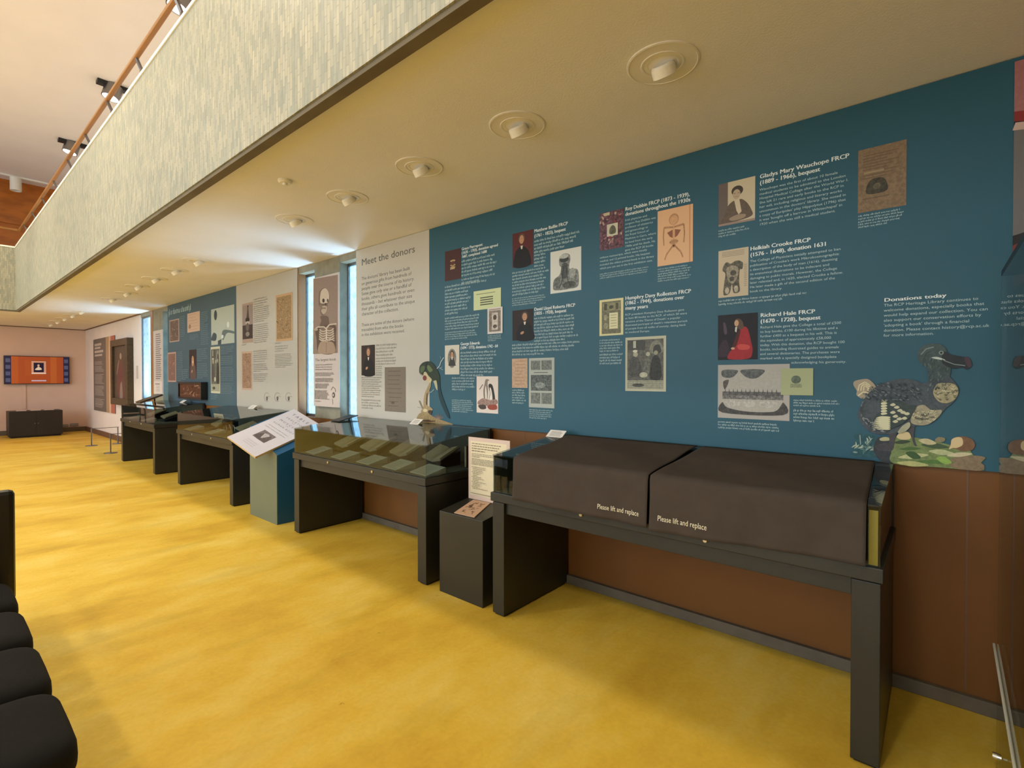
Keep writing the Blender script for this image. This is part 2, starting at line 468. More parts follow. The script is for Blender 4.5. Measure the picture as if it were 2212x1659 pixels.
# far wall, hall walls
mb = MB(); mb.box(XF - .2, XF, -7, 3.3, 0, ZC + .14)
struct(mb.build('wall_far', M['plaster_far']))
mb = MB()
mb.box(XF - .2, XF, -7, 3.3, 2.95, 6.53)
for z in (4.55, 5.42): mb.box(XF, XF + .05, -7, 3.3, z, z + .11)
struct(mb.build('wall_far_upper', M['wood']))
mb = MB(); mb.box(XF, 6, -7.2, -7, 0, .2); mb.box(XF, 6, -7.2, -7, 5.8, 6.53)
for a, b in ((XF, -15), (-9.5, -8.5), (-3, -2), (.3, 6)): mb.box(a, b, -7.2, -7, .2, 5.8)
struct(mb.build('wall_near', M['upceil']))
for n, (a, b) in enumerate(((-15, -9.5), (-8.5, -3), (-2, .3))):  # unseen windows, added and sized for the daylight they let in
    mb = MB(); t = .06
    mb.box(a, b, -7.15, -7.05, .2, .2 + t); mb.box(a, b, -7.15, -7.05, 5.8 - t, 5.8)
    for x in (a, a + (b - a) / 3, a + 2 * (b - a) / 3, b - t): mb.box(x, x + t, -7.15, -7.05, .2 + t, 5.8 - t)
    struct(mb.build('window_%d' % (n + 5), M['steel']))
mb = MB(); mb.box(6, 6.2, -7, 3.3, 0, 6.53); struct(mb.build('wall_right', M['upceil']))
mb = MB(); mb.box(XF, 6, 3.1, 3.3, 2.97, 6.53); struct(mb.build('wall_back_upper', M['upceil']))

# balcony front with its corner, and the dark strip under it
mb = MB()
mb.box(-13.85, 6, 1.235, 1.30, 2.80, 4.02); mb.box(-13.85, 6, 1.30, 1.385, 2.98, 4.02)
mb.box(-13.92, -13.85, -7, 1.30, 2.80, 4.02); mb.box(-14.0, -13.92, -7, 1.385, 2.98, 4.02)
struct(mb.build('wall_balcony', M['mosaic']))
mb = MB()
mb.box(-14.02, 6, 1.225, 1.40, 4.02, 4.05); mb.box(-14.02, -13.84, -7, 1.225, 4.02, 4.05)
struct(mb.build('trim_3', M['lamp_white'], bevel=.004))
mb = MB()
mb.box(-13.85, 6, 1.245, 1.30, 2.775, 2.80); mb.box(-13.92, -13.86, -7, 1.30, 2.775, 2.80)
struct(mb.build('trim_4', M['strip']))
# recessed groove along the top of the far walls, skirtings
mb = MB(); mb.box(XF, XF + .03, -7, D, ZC - .02, ZC); mb.box(XF, -12.72, D - .03, D, ZC - .02, ZC)
struct(mb.build('trim_5', M['base_brown']))
mb = MB(); mb.box(-12.72, 6, D - .03, D, 0, .062)
struct(mb.build('baseboard_back', M['base_grey'], bevel=.004))
mb = MB(); mb.box(XF, -12.72, D - .03, D, 0, .12)
struct(mb.build('baseboard_back_far', M['base_brown']))
mb = MB(); mb.box(XF, XF + .03, -7, D - .03, 0, .12)
struct(mb.build('baseboard_far', M['base_grey']))
# upright joints of the brown panelling
mb = MB()
for x in (-9.6, -7.2, -4.66, -2.42, .1): mb.box(x, x + .006, D - .0015, D + .002, .075, ZP)
struct(mb.build('trim_6', M['base_brown']))

# balcony handrail
rl = thing('handrail', 'wooden handrail on bent metal posts along the top of the mosaic balcony', 'handrail', (-6, 1.31, 4.05))
r = MB(); r.box(-13.98, 6, 1.285, 1.325, 4.38, 4.42); r.box(-13.98, -13.94, -7, 1.285, 4.38, 4.42)
r.build('rail', M['rail_wood'], rl, (-6, 1.31, 4.05), bevel=.01)
for k in range(17):
    x = -13.3 + 1.1 * k
    r = MB(); r.box(x - .018, x + .018, 1.33, 1.35, 4.05, 4.30)
    r.hexa([(x - .018, 1.33, 4.30), (x + .018, 1.33, 4.30), (x + .018, 1.35, 4.30), (x - .018, 1.35, 4.30),
            (x - .018, 1.295, 4.38), (x + .018, 1.295, 4.38), (x + .018, 1.315, 4.38), (x - .018, 1.315, 4.38)])
    r.build('post', M['steel'], rl, (-6, 1.31, 4.05))

# ------------------------------------------------------------------ eyeball spots in the low ceiling
def eyeball():
    t = thing('recessed_spotlight', '', 'ceiling light', (0, 0, ZC), 0, 'eyeball spotlights in a row under the balcony')
    a = MB(); a.lathe([(.150, .002), (.150, -.004), (.143, -.006), (.141, -.0035), (.092, -.0035), (.090, -.006), (.083, -.006), (.080, .0)], seg=48)
    a.build('ceiling_ring', M['ring'], t, smooth=False)
    a = MB(); a.lathe([(.081, -.002), (.066, -.004), (.062, -.001), (.06, .0015)], seg=40)
    a.build('socket', M['lamp_white'], t)
    # tilted drum that looks at the wall
    mx = Matrix.Translation((0, -.004, -.004)) @ Matrix.Rotation(math.radians(38), 4, 'X')
    a = MB(); a.lathe([(.0, .0), (.044, .0), (.050, -.01), (.050, -.046), (.047, -.048), (.044, -.04), (.0, -.036)], seg=36, mtx=mx)
    a.build('eyeball', M['lamp_white'], t, smooth=False)
    return t
order = ['nearest the camera, largest in view', 'second from the camera', 'third from the camera', 'fourth from the camera, past the third', 'fifth from the camera, last before the window glow',
         'first of the middle run beyond the window glow', 'second of the middle run', 'third of the middle run', 'fourth of the middle run', 'fifth of the middle run', 'last of the middle run',
         'first of the farthest run by the far wall', 'second of the farthest run', 'third of the farthest run', 'fourth of the farthest run', 'last of the farthest run']
eb = eyeball()
for i, x in enumerate((-.91, -1.72, -2.53, -3.36, -4.18, -6.48, -7.27, -8.09, -8.93, -9.78, -10.7, -13.2, -14.1, -15.0, -15.9, -16.9)):
    o = eb if i == 0 else copy_tree(eb)
    o.location = (x, 2.07 if i < 9 else 2.12, ZC)
    o['label'] = 'cream eyeball spotlight in its ceiling ring, ' + order[i]
sd = thing('smoke_detector', 'small cream detector disc on the ceiling left of the spotlight row', 'smoke detector', (-3.40, 1.62, ZC))
a = MB(); a.lathe([(.045, .001), (.045, -.012), (.035, -.02), (0, -.02)], seg=28); a.build('base', M['lamp_white'], sd)
a = MB(); a.lathe([(.016, -.02), (.016, -.035), (0, -.037)], seg=20); a.build('sensor', M['lamp_white'], sd)

# ------------------------------------------------------------------ track spots under the upper ceiling
def track_spot():
    t = thing('track_spotlight', '', 'spotlight', (0, 0, 6.53), 0, 'spotlights under the high ceiling')
    a = MB(); a.box(-.07, .07, -.22, .62, -.06, 0); a.build('track', M['blackmat'], t, bevel=.004)
    mx = Matrix.Translation((0, .02, -.03)) @ Matrix.Rotation(math.radians(-15), 4, 'X')
    a = MB(); a.lathe([(0, 0), (.13, -.0), (.13, -.22), (.115, -.22), (.11, -.19)], seg=28, mtx=mx); a.build('lamp_body', M['steel'], t)
    a = MB(); a.lathe([(.112, -.205), (0, -.205)], seg=28, mtx=mx); a.build('lens', M['bulb'], t)
    return t
ts = track_spot()
for i, (x, y, lb) in enumerate(((-10.9, 2.2, 'lit spotlight on a short black ceiling track, the larger one above the handrail'), (-14.2, 2.15, 'lit spotlight on a black ceiling track, smaller one further along the handrail'),
                                (-7.6, 2.25, 'spotlight on a ceiling track at the top edge, behind the balcony corner post'))):
    o = ts if i == 0 else copy_tree(ts); o.location = (x, y, 6.53); o['label'] = lb
t = thing('ceiling_track', 'long pale lighting track with a white cylinder lamp before the orange wood wall', 'ceiling light', (-17.7, 1.4, 6.53))
a = MB(); a.box(-.05, .05, -6, 3.0, -.04, 0); a.build('track', M['lamp_white'], t)
a = MB(); a.lathe([(0, -.04), (.11, -.04), (.11, -.36), (.09, -.36), (.09, -.3), (0, -.3)], c=(0, .2, 0), seg=28); a.build('lamp_body', M['lamp_white'], t)

# ================================================================== PRINTED WALL PANELS
PY = D - .014     # face of the panels
f0 = lambda x, y: W(x, y, PY - .002)
WHITE = '#e6ece6'; PALE = '#b9cfcd'; DK = '#6d6a62'; DKT = '#57554f'

class Panel:
    def __init__(s, name, label, x0, x1, z0, z1, col, var=.03, cat='wall panel'):
        s.off = ((x0 + x1) / 2, PY, z0)
        s.t = thing(name, label, cat, s.off)
        b = MB(); b.box(x0, x1, PY, D - .001, z0, z1)
        b.build('backing_board', col, s.t, s.off)
        s.rnd = random.Random(int(abs(x0) * 100))
    def ink(s, f=f0, lift=.0008): return Ink(PY - lift, f)
    def heading(s, rows, col=WHITE, name='heading', bold=0.0):
        k = s.ink()
        for text, x0, y, x1, cap in rows:
            a, z = f0(x0, y); b, _ = f0(x1, y)
            zt = f0(x0, y - cap)[1]
            write(k, text, a, z, zt - z, col, x1=b, bold=bold)
        k.build(name, s.t, s.off)
    def body(s, lines, x0, y0, y1, xr, col=PALE, hk=.56, k=None):
        own = k is None; k = k or s.ink()
        n = len(lines); a, z0 = f0(x0, y0); _, z1 = f0(x0, y1); b, _ = f0(xr, y0)
        pitch = (z0 - z1) / (n - 1) if n > 1 else .04
        wmax = max(max(p[0] for p in glyphs(l)[0]) for l in lines)
        for i, l in enumerate(lines):
            write(k, l, a, z0 - i * pitch, pitch * hk, col, sx=(b - a) / wmax)
        if own: k.build('text_block', s.t, s.off)
    def dummy(s, blocks, col=PALE):
        for x0, y0, y1, n, xr in blocks:
            k = s.ink()
            a, z0 = f0(x0, y0); _, z1 = f0(x0, y1); b, _ = f0(xr, y0)
            pitch = (z0 - z1) / max(1, n - 1) if n > 1 else .03
            for i in range(n):
                fr = s.rnd.uniform(.84, 1) if i < n - 1 else s.rnd.uniform(.45, .95)
                greek(k, a, a + (b - a) * fr, z0 - i * pitch, pitch, col, s.rnd)
            k.build('text_block', s.t, s.off)
    def pic(s, x0, x1, yt, yb, draw, label=None, lift=.0016):
        a, zt = f0(x0, yt); _, zb = f0(x0, yb); b, _ = f0(x1, yt)
        k = Ink(PY - lift, lambda u, v: (a + (b - a) * u, zb + (zt - zb) * v))
        draw(k)
        o = k.build('picture', s.t, s.off)
        if label: o['label'] = label

# ---- small drawings, in picture coordinates 0..1 (origin bottom left)
def page(col, ink_='#6b5a48', eng=.35, lines=10, x0=.12, x1=.88, y0=.12, y1=.9, blot=None):
    def d(k):
        k.rect(0, 0, 1, 1, col, eng * .5)
        r = random.Random(len(col) + lines)
        for i in range(lines):
            y = y1 - (y1 - y0) * i / max(1, lines - 1); xa = x0 + r.random() * .1; xb = x1 - r.random() * .25
            k.rect(xa, y, xb, y + .016, ink_)
        if blot: k.ell(blot[0], blot[1], blot[2], blot[3], ink_, .5)
    return d
def portrait(bg, coat, skin='#b98a68', cx=.5, cy=.68, fr=.11, hair=None, collar='#d8d0c0', hands=True, oval=False, paper=None):
    def d(k):
        if paper:
            k.rect(0, 0, 1, 1, paper); k.ell(.5, .55, .3, .33, '#8d8779', .5)
        else:
            k.rect(0, 0, 1, 1, bg, .15)
        s = .62 if oval else 1
        bx = .5 if oval else cx
        k.smooth([(bx - .36 * s, .3 if oval else 0), (bx - .34 * s, .38), (bx - .2 * s, .52), (bx - .05, .58), (bx + .08, .58), (bx + .24 * s, .5), (bx + .38 * s, .34), (bx + .42 * s, .3 if oval else 0)], coat, .15)
        if hair: k.ell(cx, cy + .03, fr * 1.45, fr * 1.35, hair)
        k.ell(cx, cy, fr, fr * 1.15, skin)
        k.poly([(cx - .05, .6), (cx + .06, .6), (cx + .03, .5), (cx - .02, .5)], collar)
        k.ell(cx - fr * .35, cy + .02, .013, .008, '#3a2a20'); k.ell(cx + fr * .35, cy + .02, .013, .008, '#3a2a20')
        k.rect(cx - fr * .3, cy - fr * .6, cx + fr * .3, cy - fr * .52, '#7a4a3a')
        if hands: k.ell(cx - .12, .24, .09, .045, skin, rot=.3)
    return d
def engraving(bgc='#c9c4b2', inkc='#4e4b45', border=.06, seed=1, n=26):
    def d(k):
        r = random.Random(seed)
        k.rect(0, 0, 1, 1, bgc); k.rect(border, border, 1 - border, 1 - border, inkc, .9); k.rect(border + .02, border + .02, 1 - border - .02, 1 - border - .02, '#8c8779', .7)
        for i in range(n):
            k.ell(r.uniform(.2, .8), r.uniform(.15, .85), r.uniform(.02, .1), r.uniform(.02, .12), r.choice([inkc, bgc, '#77736a', '#a19c8c']), .5, rot=r.uniform(-1, 1), n=12)
    return d
def book_cover(k):
    k.rect(0, 0, 1, 1, '#4a2822', .2)
    for y in (.64, .5, .42): k.ell(.5, y, .16, .035, '#b59a6a')
    k.ell(.5, .56, .12, .07, '#5d332a'); k.rect(.33, .36, .62, .39, '#b59a6a')
    for x in (.04, .95): k.line([(x, .04), (x, .96)], .012, '#5f3a30')
def green_note(k):
    k.rect(0, 0, 1, 1, '#c8cf9c'); k.rect(.1, .8, .8, .84, '#8a8b62')
    for y in (.58, .46, .34, .22): k.rect(.25, y, .72, y + .06, '#5c6048', .4)
def frame_engraving(k):
    k.rect(0, 0, 1, 1, '#d6cdc4'); k.rect(.1, .08, .88, .88, '#8f8274', .6); k.rect(.3, .15, .7, .8, '#cfc5b8', .4); k.ell(.5, .62, .12, .1, '#55483c', .5); k.ell(.5, .28, .14, .07, '#6a5b4c', .5)
    k.rect(.1, .9, .88, .95, '#a08d80')
def penguins(k):
    k.rect(0, 0, 1, 1, '#ddcfc2')
    k.smooth([(.36, .36), (.32, .6), (.38, .8), (.44, .92), (.6, .9), (.52, .84), (.54, .6), (.5, .36)], '#8d8074', .2)
    k.smooth([(.42, .38), (.40, .6), (.43, .74), (.47, .6), (.48, .38)], '#e2dacd')
    k.smooth([(.58, .34), (.62, .55), (.56, .74), (.62, .8), (.74, .76), (.82, .58), (.86, .36), (.72, .34)], '#332f2b')
    k.smooth([(.60, .36), (.64, .52), (.62, .7), (.70, .62), (.74, .36)], '#e2dacd')
    k.line([(.3, .78), (.14, .64)], .03, '#6a5c50')
    k.smooth([(.06, .3), (.3, .4), (.6, .36), (.92, .38), (.95, .26), (.5, .2), (.1, .22)], '#a98a7c', .6)
    k.smooth([(.08, .2), (.4, .22), (.44, .12), (.2, .1)], '#4f443d', .3); k.smooth([(.52, .2), (.9, .24), (.94, .12), (.62, .1)], '#9c4a38', .3)
def anatomy_head(k):
    k.rect(0, 0, 1, 1, '#d3d2c6')
    k.smooth([(.1, .1), (.12, .32), (.3, .42), (.36, .58), (.3, .66), (.3, .82), (.42, .9), (.6, .88), (.66, .78), (.62, .6), (.66, .52), (.86, .5), (.92, .38), (.9, .1), (.6, .06), (.3, .06)], '#8e9088', .75)
    k.ell(.46, .77, .15, .07, '#3f423f', .3); k.ell(.45, .84, .15, .05, '#b9bcb2', .3)
    k.smooth([(.4, .66), (.56, .66), (.58, .4), (.46, .3), (.36, .4)], '#585b56', .6)
    k.ell(.72, .42, .1, .12, '#a4a69d', .4); k.ell(.24, .24, .1, .14, '#74776f', .7); k.ell(.62, .16, .22, .08, '#5f625c', .7)
    k.line([(.44, .62), (.4, .3), (.3, .1)], .02, '#2e302e'); k.line([(.52, .62), (.56, .3), (.66, .12)], .02, '#2e302e')
def grid_page(k):
    k.rect(0, 0, 1, 1, '#aeb3a8')
    for x0, x1 in ((.08, .46), (.5, .9)):
        k.rect(x0, .76, x1, .95, '#7f847c', .6); k.rect(x0, .08, x1, .3, '#7f847c', .6)
    k.rect(.08, .34, .9, .66, '#6d7570', .8); k.rect(.2, .7, .75, .715, '#5a5f5a'); k.ell(.45, .45, .2, .06, '#9aa098', .6)
def marbled(k):
    k.rect(0, 0, 1, 1, '#7d5560', .85)
    r = random.Random(5)
    for i in range(70):
        k.ell(r.random() * .92 + .04, r.random() * .92 + .04, r.uniform(.02, .07), r.uniform(.01, .045), r.choice(['#8e3b44', '#a5747a', '#4a3f46', '#c0a79a', '#9a5560', '#5e4c40']), .3, rot=r.uniform(-1, 1), n=9)
    k.rect(.32, .34, .78, .66, '#c9c4ac'); k.smooth([(.44, .4), (.44, .54), (.56, .62), (.68, .54), (.68, .4)], '#6e6a56', .6)
    k.rect(.2, .9, .44, .98, '#c5b795')
def bones_figure(k):
    k.rect(0, 0, 1, 1, '#e0b184'); k.rect(.9, 0, .93, 1, '#c98f62')
    c = '#b98a5f'
    k.ell(.47, .80, .14, .1, c, .2); k.ell(.47, .79, .12, .08, '#d9a578', .2)
    for s in (-1, 1):
        k.line([(.47, .66), (.47 + s * .28, .68), (.47 + s * .3, .52), (.47 + s * .28, .36)], .035, c, .3)
        k.line([(.47 + s * .04, .32), (.47 + s * .2, .2), (.47 + s * .26, .1)], .035, c, .3)
    k.poly([(.44, .62), (.44, .47), (.36, .50), (.28, .58)], '#8f5b42'); k.poly([(.5, .62), (.5, .47), (.58, .50), (.67, .59)], '#8f5b42')
    k.rect(.455, .44, .485, .72, '#cf9d70'); k.ell(.47, .4, .13, .035, c, .3)
    k.ell(.47, .33, .055, .03, '#a06f4e'); k.ell(.47, .33, .02, .016, '#3b2418')
    for i in range(5): k.line([(.38, .44 - i * .02), (.57, .44 - i * .02)], .006, c)
def decorated_page(k):
    k.rect(0, 0, 1, 1, '#d6cf9b'); k.rect(.1, .05, .9, .94, '#7d7a60', .5)
    k.rect(.16, .68, .86, .9, '#98946f', .5); k.rect(.2, .7, .32, .88, '#4b4c3e'); k.rect(.68, .7, .8, .88, '#5d5b45', .5); k.ell(.5, .78, .09, .05, '#4b4c3e')
    k.rect(.42, .18, .78, .62, '#d8d3a6'); k.ell(.27, .5, .09, .08, '#a9a582', .5); k.ell(.27, .27, .09, .08, '#a9a582', .5)
    for i in range(5): k.rect(.48, .25 + i * .075, .72, .262 + i * .075, '#77755a')
def two_figures(k):
    k.rect(0, 0, 1, 1, '#bdbba0'); k.rect(.05, .04, .94, .95, '#6b6a60', .55)
    k.rect(.05, .04, .94, .2, '#a5a48c', .3); k.rect(.06, .76, .5, .94, '#4f4f49', .3); k.rect(.2, .8, .27, .93, '#b4b39b')
    k.smooth([(.62, .7), (.64, .86), (.78, .92), (.92, .82), (.92, .7)], '#8f8e7c', .4); k.smooth([(.7, .7), (.72, .82), (.84, .84), (.88, .7)], '#44443f')
    k.smooth([(.1, .5), (.2, .64), (.3, .62), (.4, .5), (.42, .3), (.2, .26), (.08, .34)], '#5a5953', .6); k.ell(.26, .68, .06, .045, '#a9a78f'); k.ell(.25, .74, .06, .025, '#d0cfb6')
    k.smooth([(.44, .3), (.5, .6), (.6, .64), (.62, .4), (.56, .26)], '#7a796e', .7); k.ell(.57, .68, .05, .04, '#b0ae96')
    k.smooth([(.62, .24), (.66, .56), (.76, .66), (.86, .56), (.88, .24)], '#3f3f3a', .5); k.ell(.76, .7, .05, .04, '#9b997f')
    k.ell(.46, .3, .1, .05, '#c3c2a6', .3); k.ell(.33, .11, .15, .03, '#4a4a44', .5)
    for i in range(4): k.line([(.06, .07 + i * .035), (.93, .07 + i * .035)], .005, '#77766a')
def photo_woman(k):
    k.rect(0, 0, 1, 1, '#cbbd9e'); k.rect(0, .05, .26, 1, '#6c5f57')
    k.smooth([(.02, .03), (.14, .2), (.26, .44), (.42, .54), (.5, .5), (.62, .55), (.78, .44), (.9, .26), (.92, .12), (.6, .06)], '#6c5d4e', .25)
    k.poly([(.44, .54), (.58, .54), (.64, .26), (.56, .2), (.5, .3)], '#d0c0a4')
    k.ell(.52, .76, .16, .115, '#463d34'); k.ell(.5, .68, .105, .115, '#b9a488'); k.rect(.42, .7, .47, .71, '#4a4038'); k.rect(.53, .7, .58, .71, '#4a4038')
    k.rect(.46, .62, .55, .627, '#7a6350'); k.smooth([(.3, .14), (.5, .2), (.74, .18), (.7, .1), (.4, .08)], '#a08a74')
    k.rect(0, 0, 1, .05, '#9a8678')
def torso_page(k):
    k.rect(0, 0, 1, 1, '#c6b597')
    for y in (.95, .92, .89, .86): k.rect(.12, y, .86, y + .008, '#7d6e58')
    k.smooth([(.14, .58), (.2, .7), (.3, .74), (.42, .7), (.55, .74), (.7, .74), (.82, .68), (.8, .56), (.72, .54), (.7, .3), (.72, .1), (.52, .08), (.46, .26), (.38, .08), (.18, .06), (.2, .3), (.24, .5)], '#6f6858', .75)
    k.smooth([(.28, .6), (.46, .66), (.66, .6), (.64, .4), (.5, .28), (.32, .36)], '#a79c82', .6); k.ell(.5, .5, .1, .06, '#5b5446', .5); k.ell(.46, .38, .08, .05, '#5b5446', .5)
    k.ell(.3, .14, .07, .07, '#c3b89b', .4); k.ell(.6, .16, .07, .07, '#c3b89b', .4)
    for i in range(12): k.rect(.86, .2 + i * .04, .95, .21 + i * .04, '#8c7d65')
def brown_page(k):
    k.rect(0, 0, 1, 1, '#8c7458', .35)
    for i in range(9): k.rect(.1, .88 - i * .045, .85 - (i % 3) * .12, .895 - i * .045, '#6f5a43')
    k.smooth([(.2, .28), (.2, .42), (.3, .5), (.5, .5), (.6, .42), (.6, .28)], '#4c4738', .6); k.ell(.4, .38, .08, .05, '#6a6450', .4)
    k.rect(.1, .2, .66, .21, '#5f4c38'); k.rect(.12, .6, .55, .63, '#a08a68')
def red_robe(k):
    k.rect(0, 0, 1, 1, '#1d1818', .2); k.smooth([(.0, .1), (.1, .4), (.24, .42), (.3, .1)], '#3a2a33', .3); k.smooth([(.14, .82), (.2, .8), (.24, .6), (.17, .58)], '#53434f')
    k.smooth([(.28, .02), (.3, .16), (.36, .22), (.44, .3), (.52, .5), (.58, .66), (.66, .72), (.76, .66), (.84, .4), (.88, .18), (.78, .02)], '#a5272b', .2)
    k.smooth([(.52, .62), (.58, .62), (.5, .36), (.42, .26), (.36, .26)], '#4c2018'); k.smooth([(.44, .86), (.52, .9), (.62, .84), (.66, .7), (.56, .66), (.5, .72)], '#5a4638')
    k.ell(.48, .8, .055, .07, '#c49a78'); k.poly([(.45, .72), (.5, .72), (.48, .6), (.44, .62)], '#cfc8bc'); k.ell(.39, .25, .05, .025, '#c9a083')
    k.smooth([(.5, .3), (.6, .34), (.8, .3), (.78, .22), (.56, .22)], '#c44a40')
def city_view(k):
    k.rect(0, 0, 1, 1, '#b0aaa0'); k.rect(.06, .1, .92, .9, '#b5b0a4', .12)
    k.smooth([(.07, .9), (.07, .78), (.2, .76), (.28, .84), (.28, .9)], '#6b6e6a', .6); k.smooth([(.34, .9), (.4, .78), (.5, .74), (.6, .78), (.66, .9)], '#6b6e6a', .6)
    k.rect(.07, .42, .92, .5, '#6e6c68', .7); k.rect(.07, .36, .92, .43, '#8d8a84', .8)
    for i in range(14): x = .1 + i * .06; k.poly([(x, .48), (x + .02, .48), (x + .01, .56)], '#55534f')
    for cx_, rx_ in ((.22, .12), (.46, .1), (.72, .13)): k.ell(cx_, .28, rx_, .06, '#c6c1b5', .4)
    k.smooth([(.07, .1), (.07, .3), (.14, .2), (.4, .14), (.7, .14), (.84, .18), (.92, .32), (.92, .1)], '#55524e', .6)
    k.smooth([(.08, .68), (.16, .72), (.14, .62), (.1, .54)], '#6b5f58', .5)
def bookplate(k):
    k.rect(0, 0, 1, 1, '#aab083'); k.ell(.48, .58, .15, .15, '#6c7864', .6); k.rect(.3, .28, .66, .42, '#98a07a', .3)
def bottle(k):
    k.rect(0, 0, 1, 1, '#a08a78'); k.rect(.03, .1, .97, .45, '#3b302b', .3); k.rect(.03, .45, .97, .95, '#8d7d74', .1)
    k.poly([(.4, .62), (.52, .9), (.58, .9), (.66, .62)], '#4c3f3a', .3); k.ell(.55, .91, .06, .03, '#2e2522'); k.ell(.5, .58, .2, .06, '#2e2522', .5); k.ell(.5, .5, .2, .04, '#b5a79c', .3)
    k.ell(.5, .4, .16, .1, '#6b5c54', .5); k.ell(.5, .22, .18, .06, '#8f8077', .5)
def parchment(c1, c2, seed):
    def d(k):
        r = random.Random(seed); k.rect(0, 0, 1, 1, c1); k.rect(.06, .05, .92, .95, c2, .6)
        for i in range(26):
            x, y = r.uniform(.15, .8), r.uniform(.1, .9)
            k.line([(x, y), (x + r.uniform(-.15, .15), y + r.uniform(-.06, .06)), (x + r.uniform(-.1, .2), y + r.uniform(-.1, .1))], .018, r.choice([c1, '#7d5f3e', c2]), .2)
    return d
def ornament(k):
    pts = [(.5 + .4 * math.cos(a), .5 + .45 * math.sin(a)) for a in [PI * .25 + PI * 1.4 * i / 12 for i in range(13)]]
    k.line(pts, .05, '#8f8878'); k.ell(.5, .42, .14, .16, '#6e675c', .5); k.ell(.5, .22, .1, .07, '#4e4942'); k.line([(.55, .55), (.8, .62), (.95, .52)], .05, '#8f8878')

# ------------------------------------------------------------------ teal mural
M['p_teal'] = mat('mural_teal', '#1b5363', .55, var=.04, scale=1.2)
M['p_cream'] = mat('panel_cream', '#bcb6a8', .6, var=.02, scale=2)
M['p_grey'] = mat('panel_grey', '#b0aa9c', .6, var=.02, scale=2)
M['p_slate'] = mat('panel_slate', '#3a5560', .6, var=.05, scale=1.2)

P = Panel('mural_panel', 'long teal wall panel about book donors with portraits, white text and a dodo', -3.512, 3.2, ZP, ZC - .004, M['p_teal'])
P.pic(961, 995.5, 544, 608, book_cover, 'dark red book cover')
P.pic(1023, 1082, 630, 671, green_note, 'pale green note')
P.pic(1053.5, 1086, 666, 722, frame_engraving, 'small framed engraving', lift=.0045)
P.pic(961, 992, 746.5, 809, portrait('#c9c0ae', '#3d3b36', paper='#cfc8b6', oval=True, cy=.66, fr=.1, hair='#3a352f', hands=False), 'oval engraved portrait on cream paper')
P.pic(1029.5, 1076, 813, 891, penguins, 'coloured print of two sea birds')
P.pic(1107, 1151.5, 505.7, 579, portrait('#5a2420', '#17120f', cx=.45, cy=.78, hair='#5e4634', hands=False), 'portrait of a person in a dark coat before dark red')
P.pic(1189, 1255.5, 545, 635, anatomy_head, 'grey anatomical engraving of head and shoulders')
P.pic(1107, 1151.5, 671.5, 736, portrait('#2b1d17', '#12100e', cx=.6, cy=.76, hair='#4a4038'), 'dark portrait of a seated person')
P.pic(1106, 1139.5, 775, 837.5, page('#c9a788', '#a27c5c', .5, 8), 'small tan page')
P.pic(1142.5, 1197.5, 774, 879.6, grid_page, 'grey printed page with woodcut')
P.pic(1295.6, 1347, 462, 542.5, marbled, 'marbled red book cover')
P.pic(1420.6, 1497, 457, 576, bones_figure, 'orange page with a skeleton drawing')
P.pic(1295, 1346.5, 648.7, 726, decorated_page, 'yellow page with decorated border')
P.pic(1351, 1439, 729.6, 844.4, two_figures, 'engraving of several figures in a vaulted room')
P.pic(1552.5, 1631.4, 399, 490, photo_woman, 'sepia photograph of a person with folded arms')
P.pic(1552, 1617, 543, 644, torso_page, 'book page with an anatomical torso')
P.pic(1854, 1958.7, 325.8, 461, brown_page, 'brown manuscript page with a dark stamp')
P.pic(1551, 1636.7, 681.5, 778, red_robe, 'portrait of a person in a red robe')
P.pic(1551, 1706, 788.5, 902, city_view, 'engraved city panorama')
P.pic(1687, 1757, 796, 853, bookplate, 'yellow green bookplate', lift=.0045)

P.heading([('Gladys Mary Wauchope FRCP', 1640.5, 386, 1833.4, 9), ('(1889 - 1966), bequest', 1640.5, 399.3, 1770.7, 9)], bold=.0018)
P.body(["Wauchope was the first of about 10 female", "medical students to be admitted to the London", "Hospital Medical College after the World War I.", "She left 21 rare and early books to the RCP in",
        "her will, including religious and literary works", "uncommon in the doctors' library. She noted in", "a copy of Euripides' play Hippolytus (1796) that", "it was 'bought off a barrow in Whitechapel' in", "1920 when she was still a medical student."], 1640.5, 412.6, 487.3, 1832)
P.heading([('Helkiah Crooke FRCP', 1620, 541.6, 1750, 8.5), ('(1576 - 1648), donation 1631', 1620, 554.8, 1782.8, 8.5)], bold=.0018)
P.body(["The College of Physicians initially attempted to ban", "publication of Crooke's work Mikrokosmographia:", "a description of the body of man (1616), deeming", "its anatomical illustrations to be indecent and",
        "damaging to public morals. However, the College", "later relented and, in 1620, elected Crooke a fellow.", "He later made a gift of the second edition of the", "book to the library."], 1620, 567, 632, 1821)
P.heading([('Richard Hale FRCP', 1642, 685, 1760, 8.5), ('(1670 - 1728), bequest', 1642, 698, 1771.7, 8.5)], bold=.0018)
P.body(["Richard Hale gave the College a total of \u00a3500", "to buy books, \u00a3100 during his lifetime and a", "further \u00a3400 as a bequest in his will. This is", "the equivalent of approximately \u00a358,000",
        "today. With this donation, the RCP bought 100", "books, including illustrated guides to animals", "and several dictionaries. The purchases were", "marked with a specially designed bookplate"], 1642, 709.8, 776.6, 1824.8)
P.heading([('acknowledging his generosity.', 1709, 785.5, 1827.7, 5.2)], col=PALE, name='text_block')
P.heading([('Donations today', 1909, 652, 2043.5, 8)], bold=.0018)
P.body(["The RCP Heritage Library continues to", "welcome donations, especially books that", "would help expand our collection. You can", "also support our conservation efforts by", "'adopting a book' through a financial",
        "donation. Please contact history@rcp.ac.uk", "for more information."], 1909, 662.5, 727.5, 2137.7)
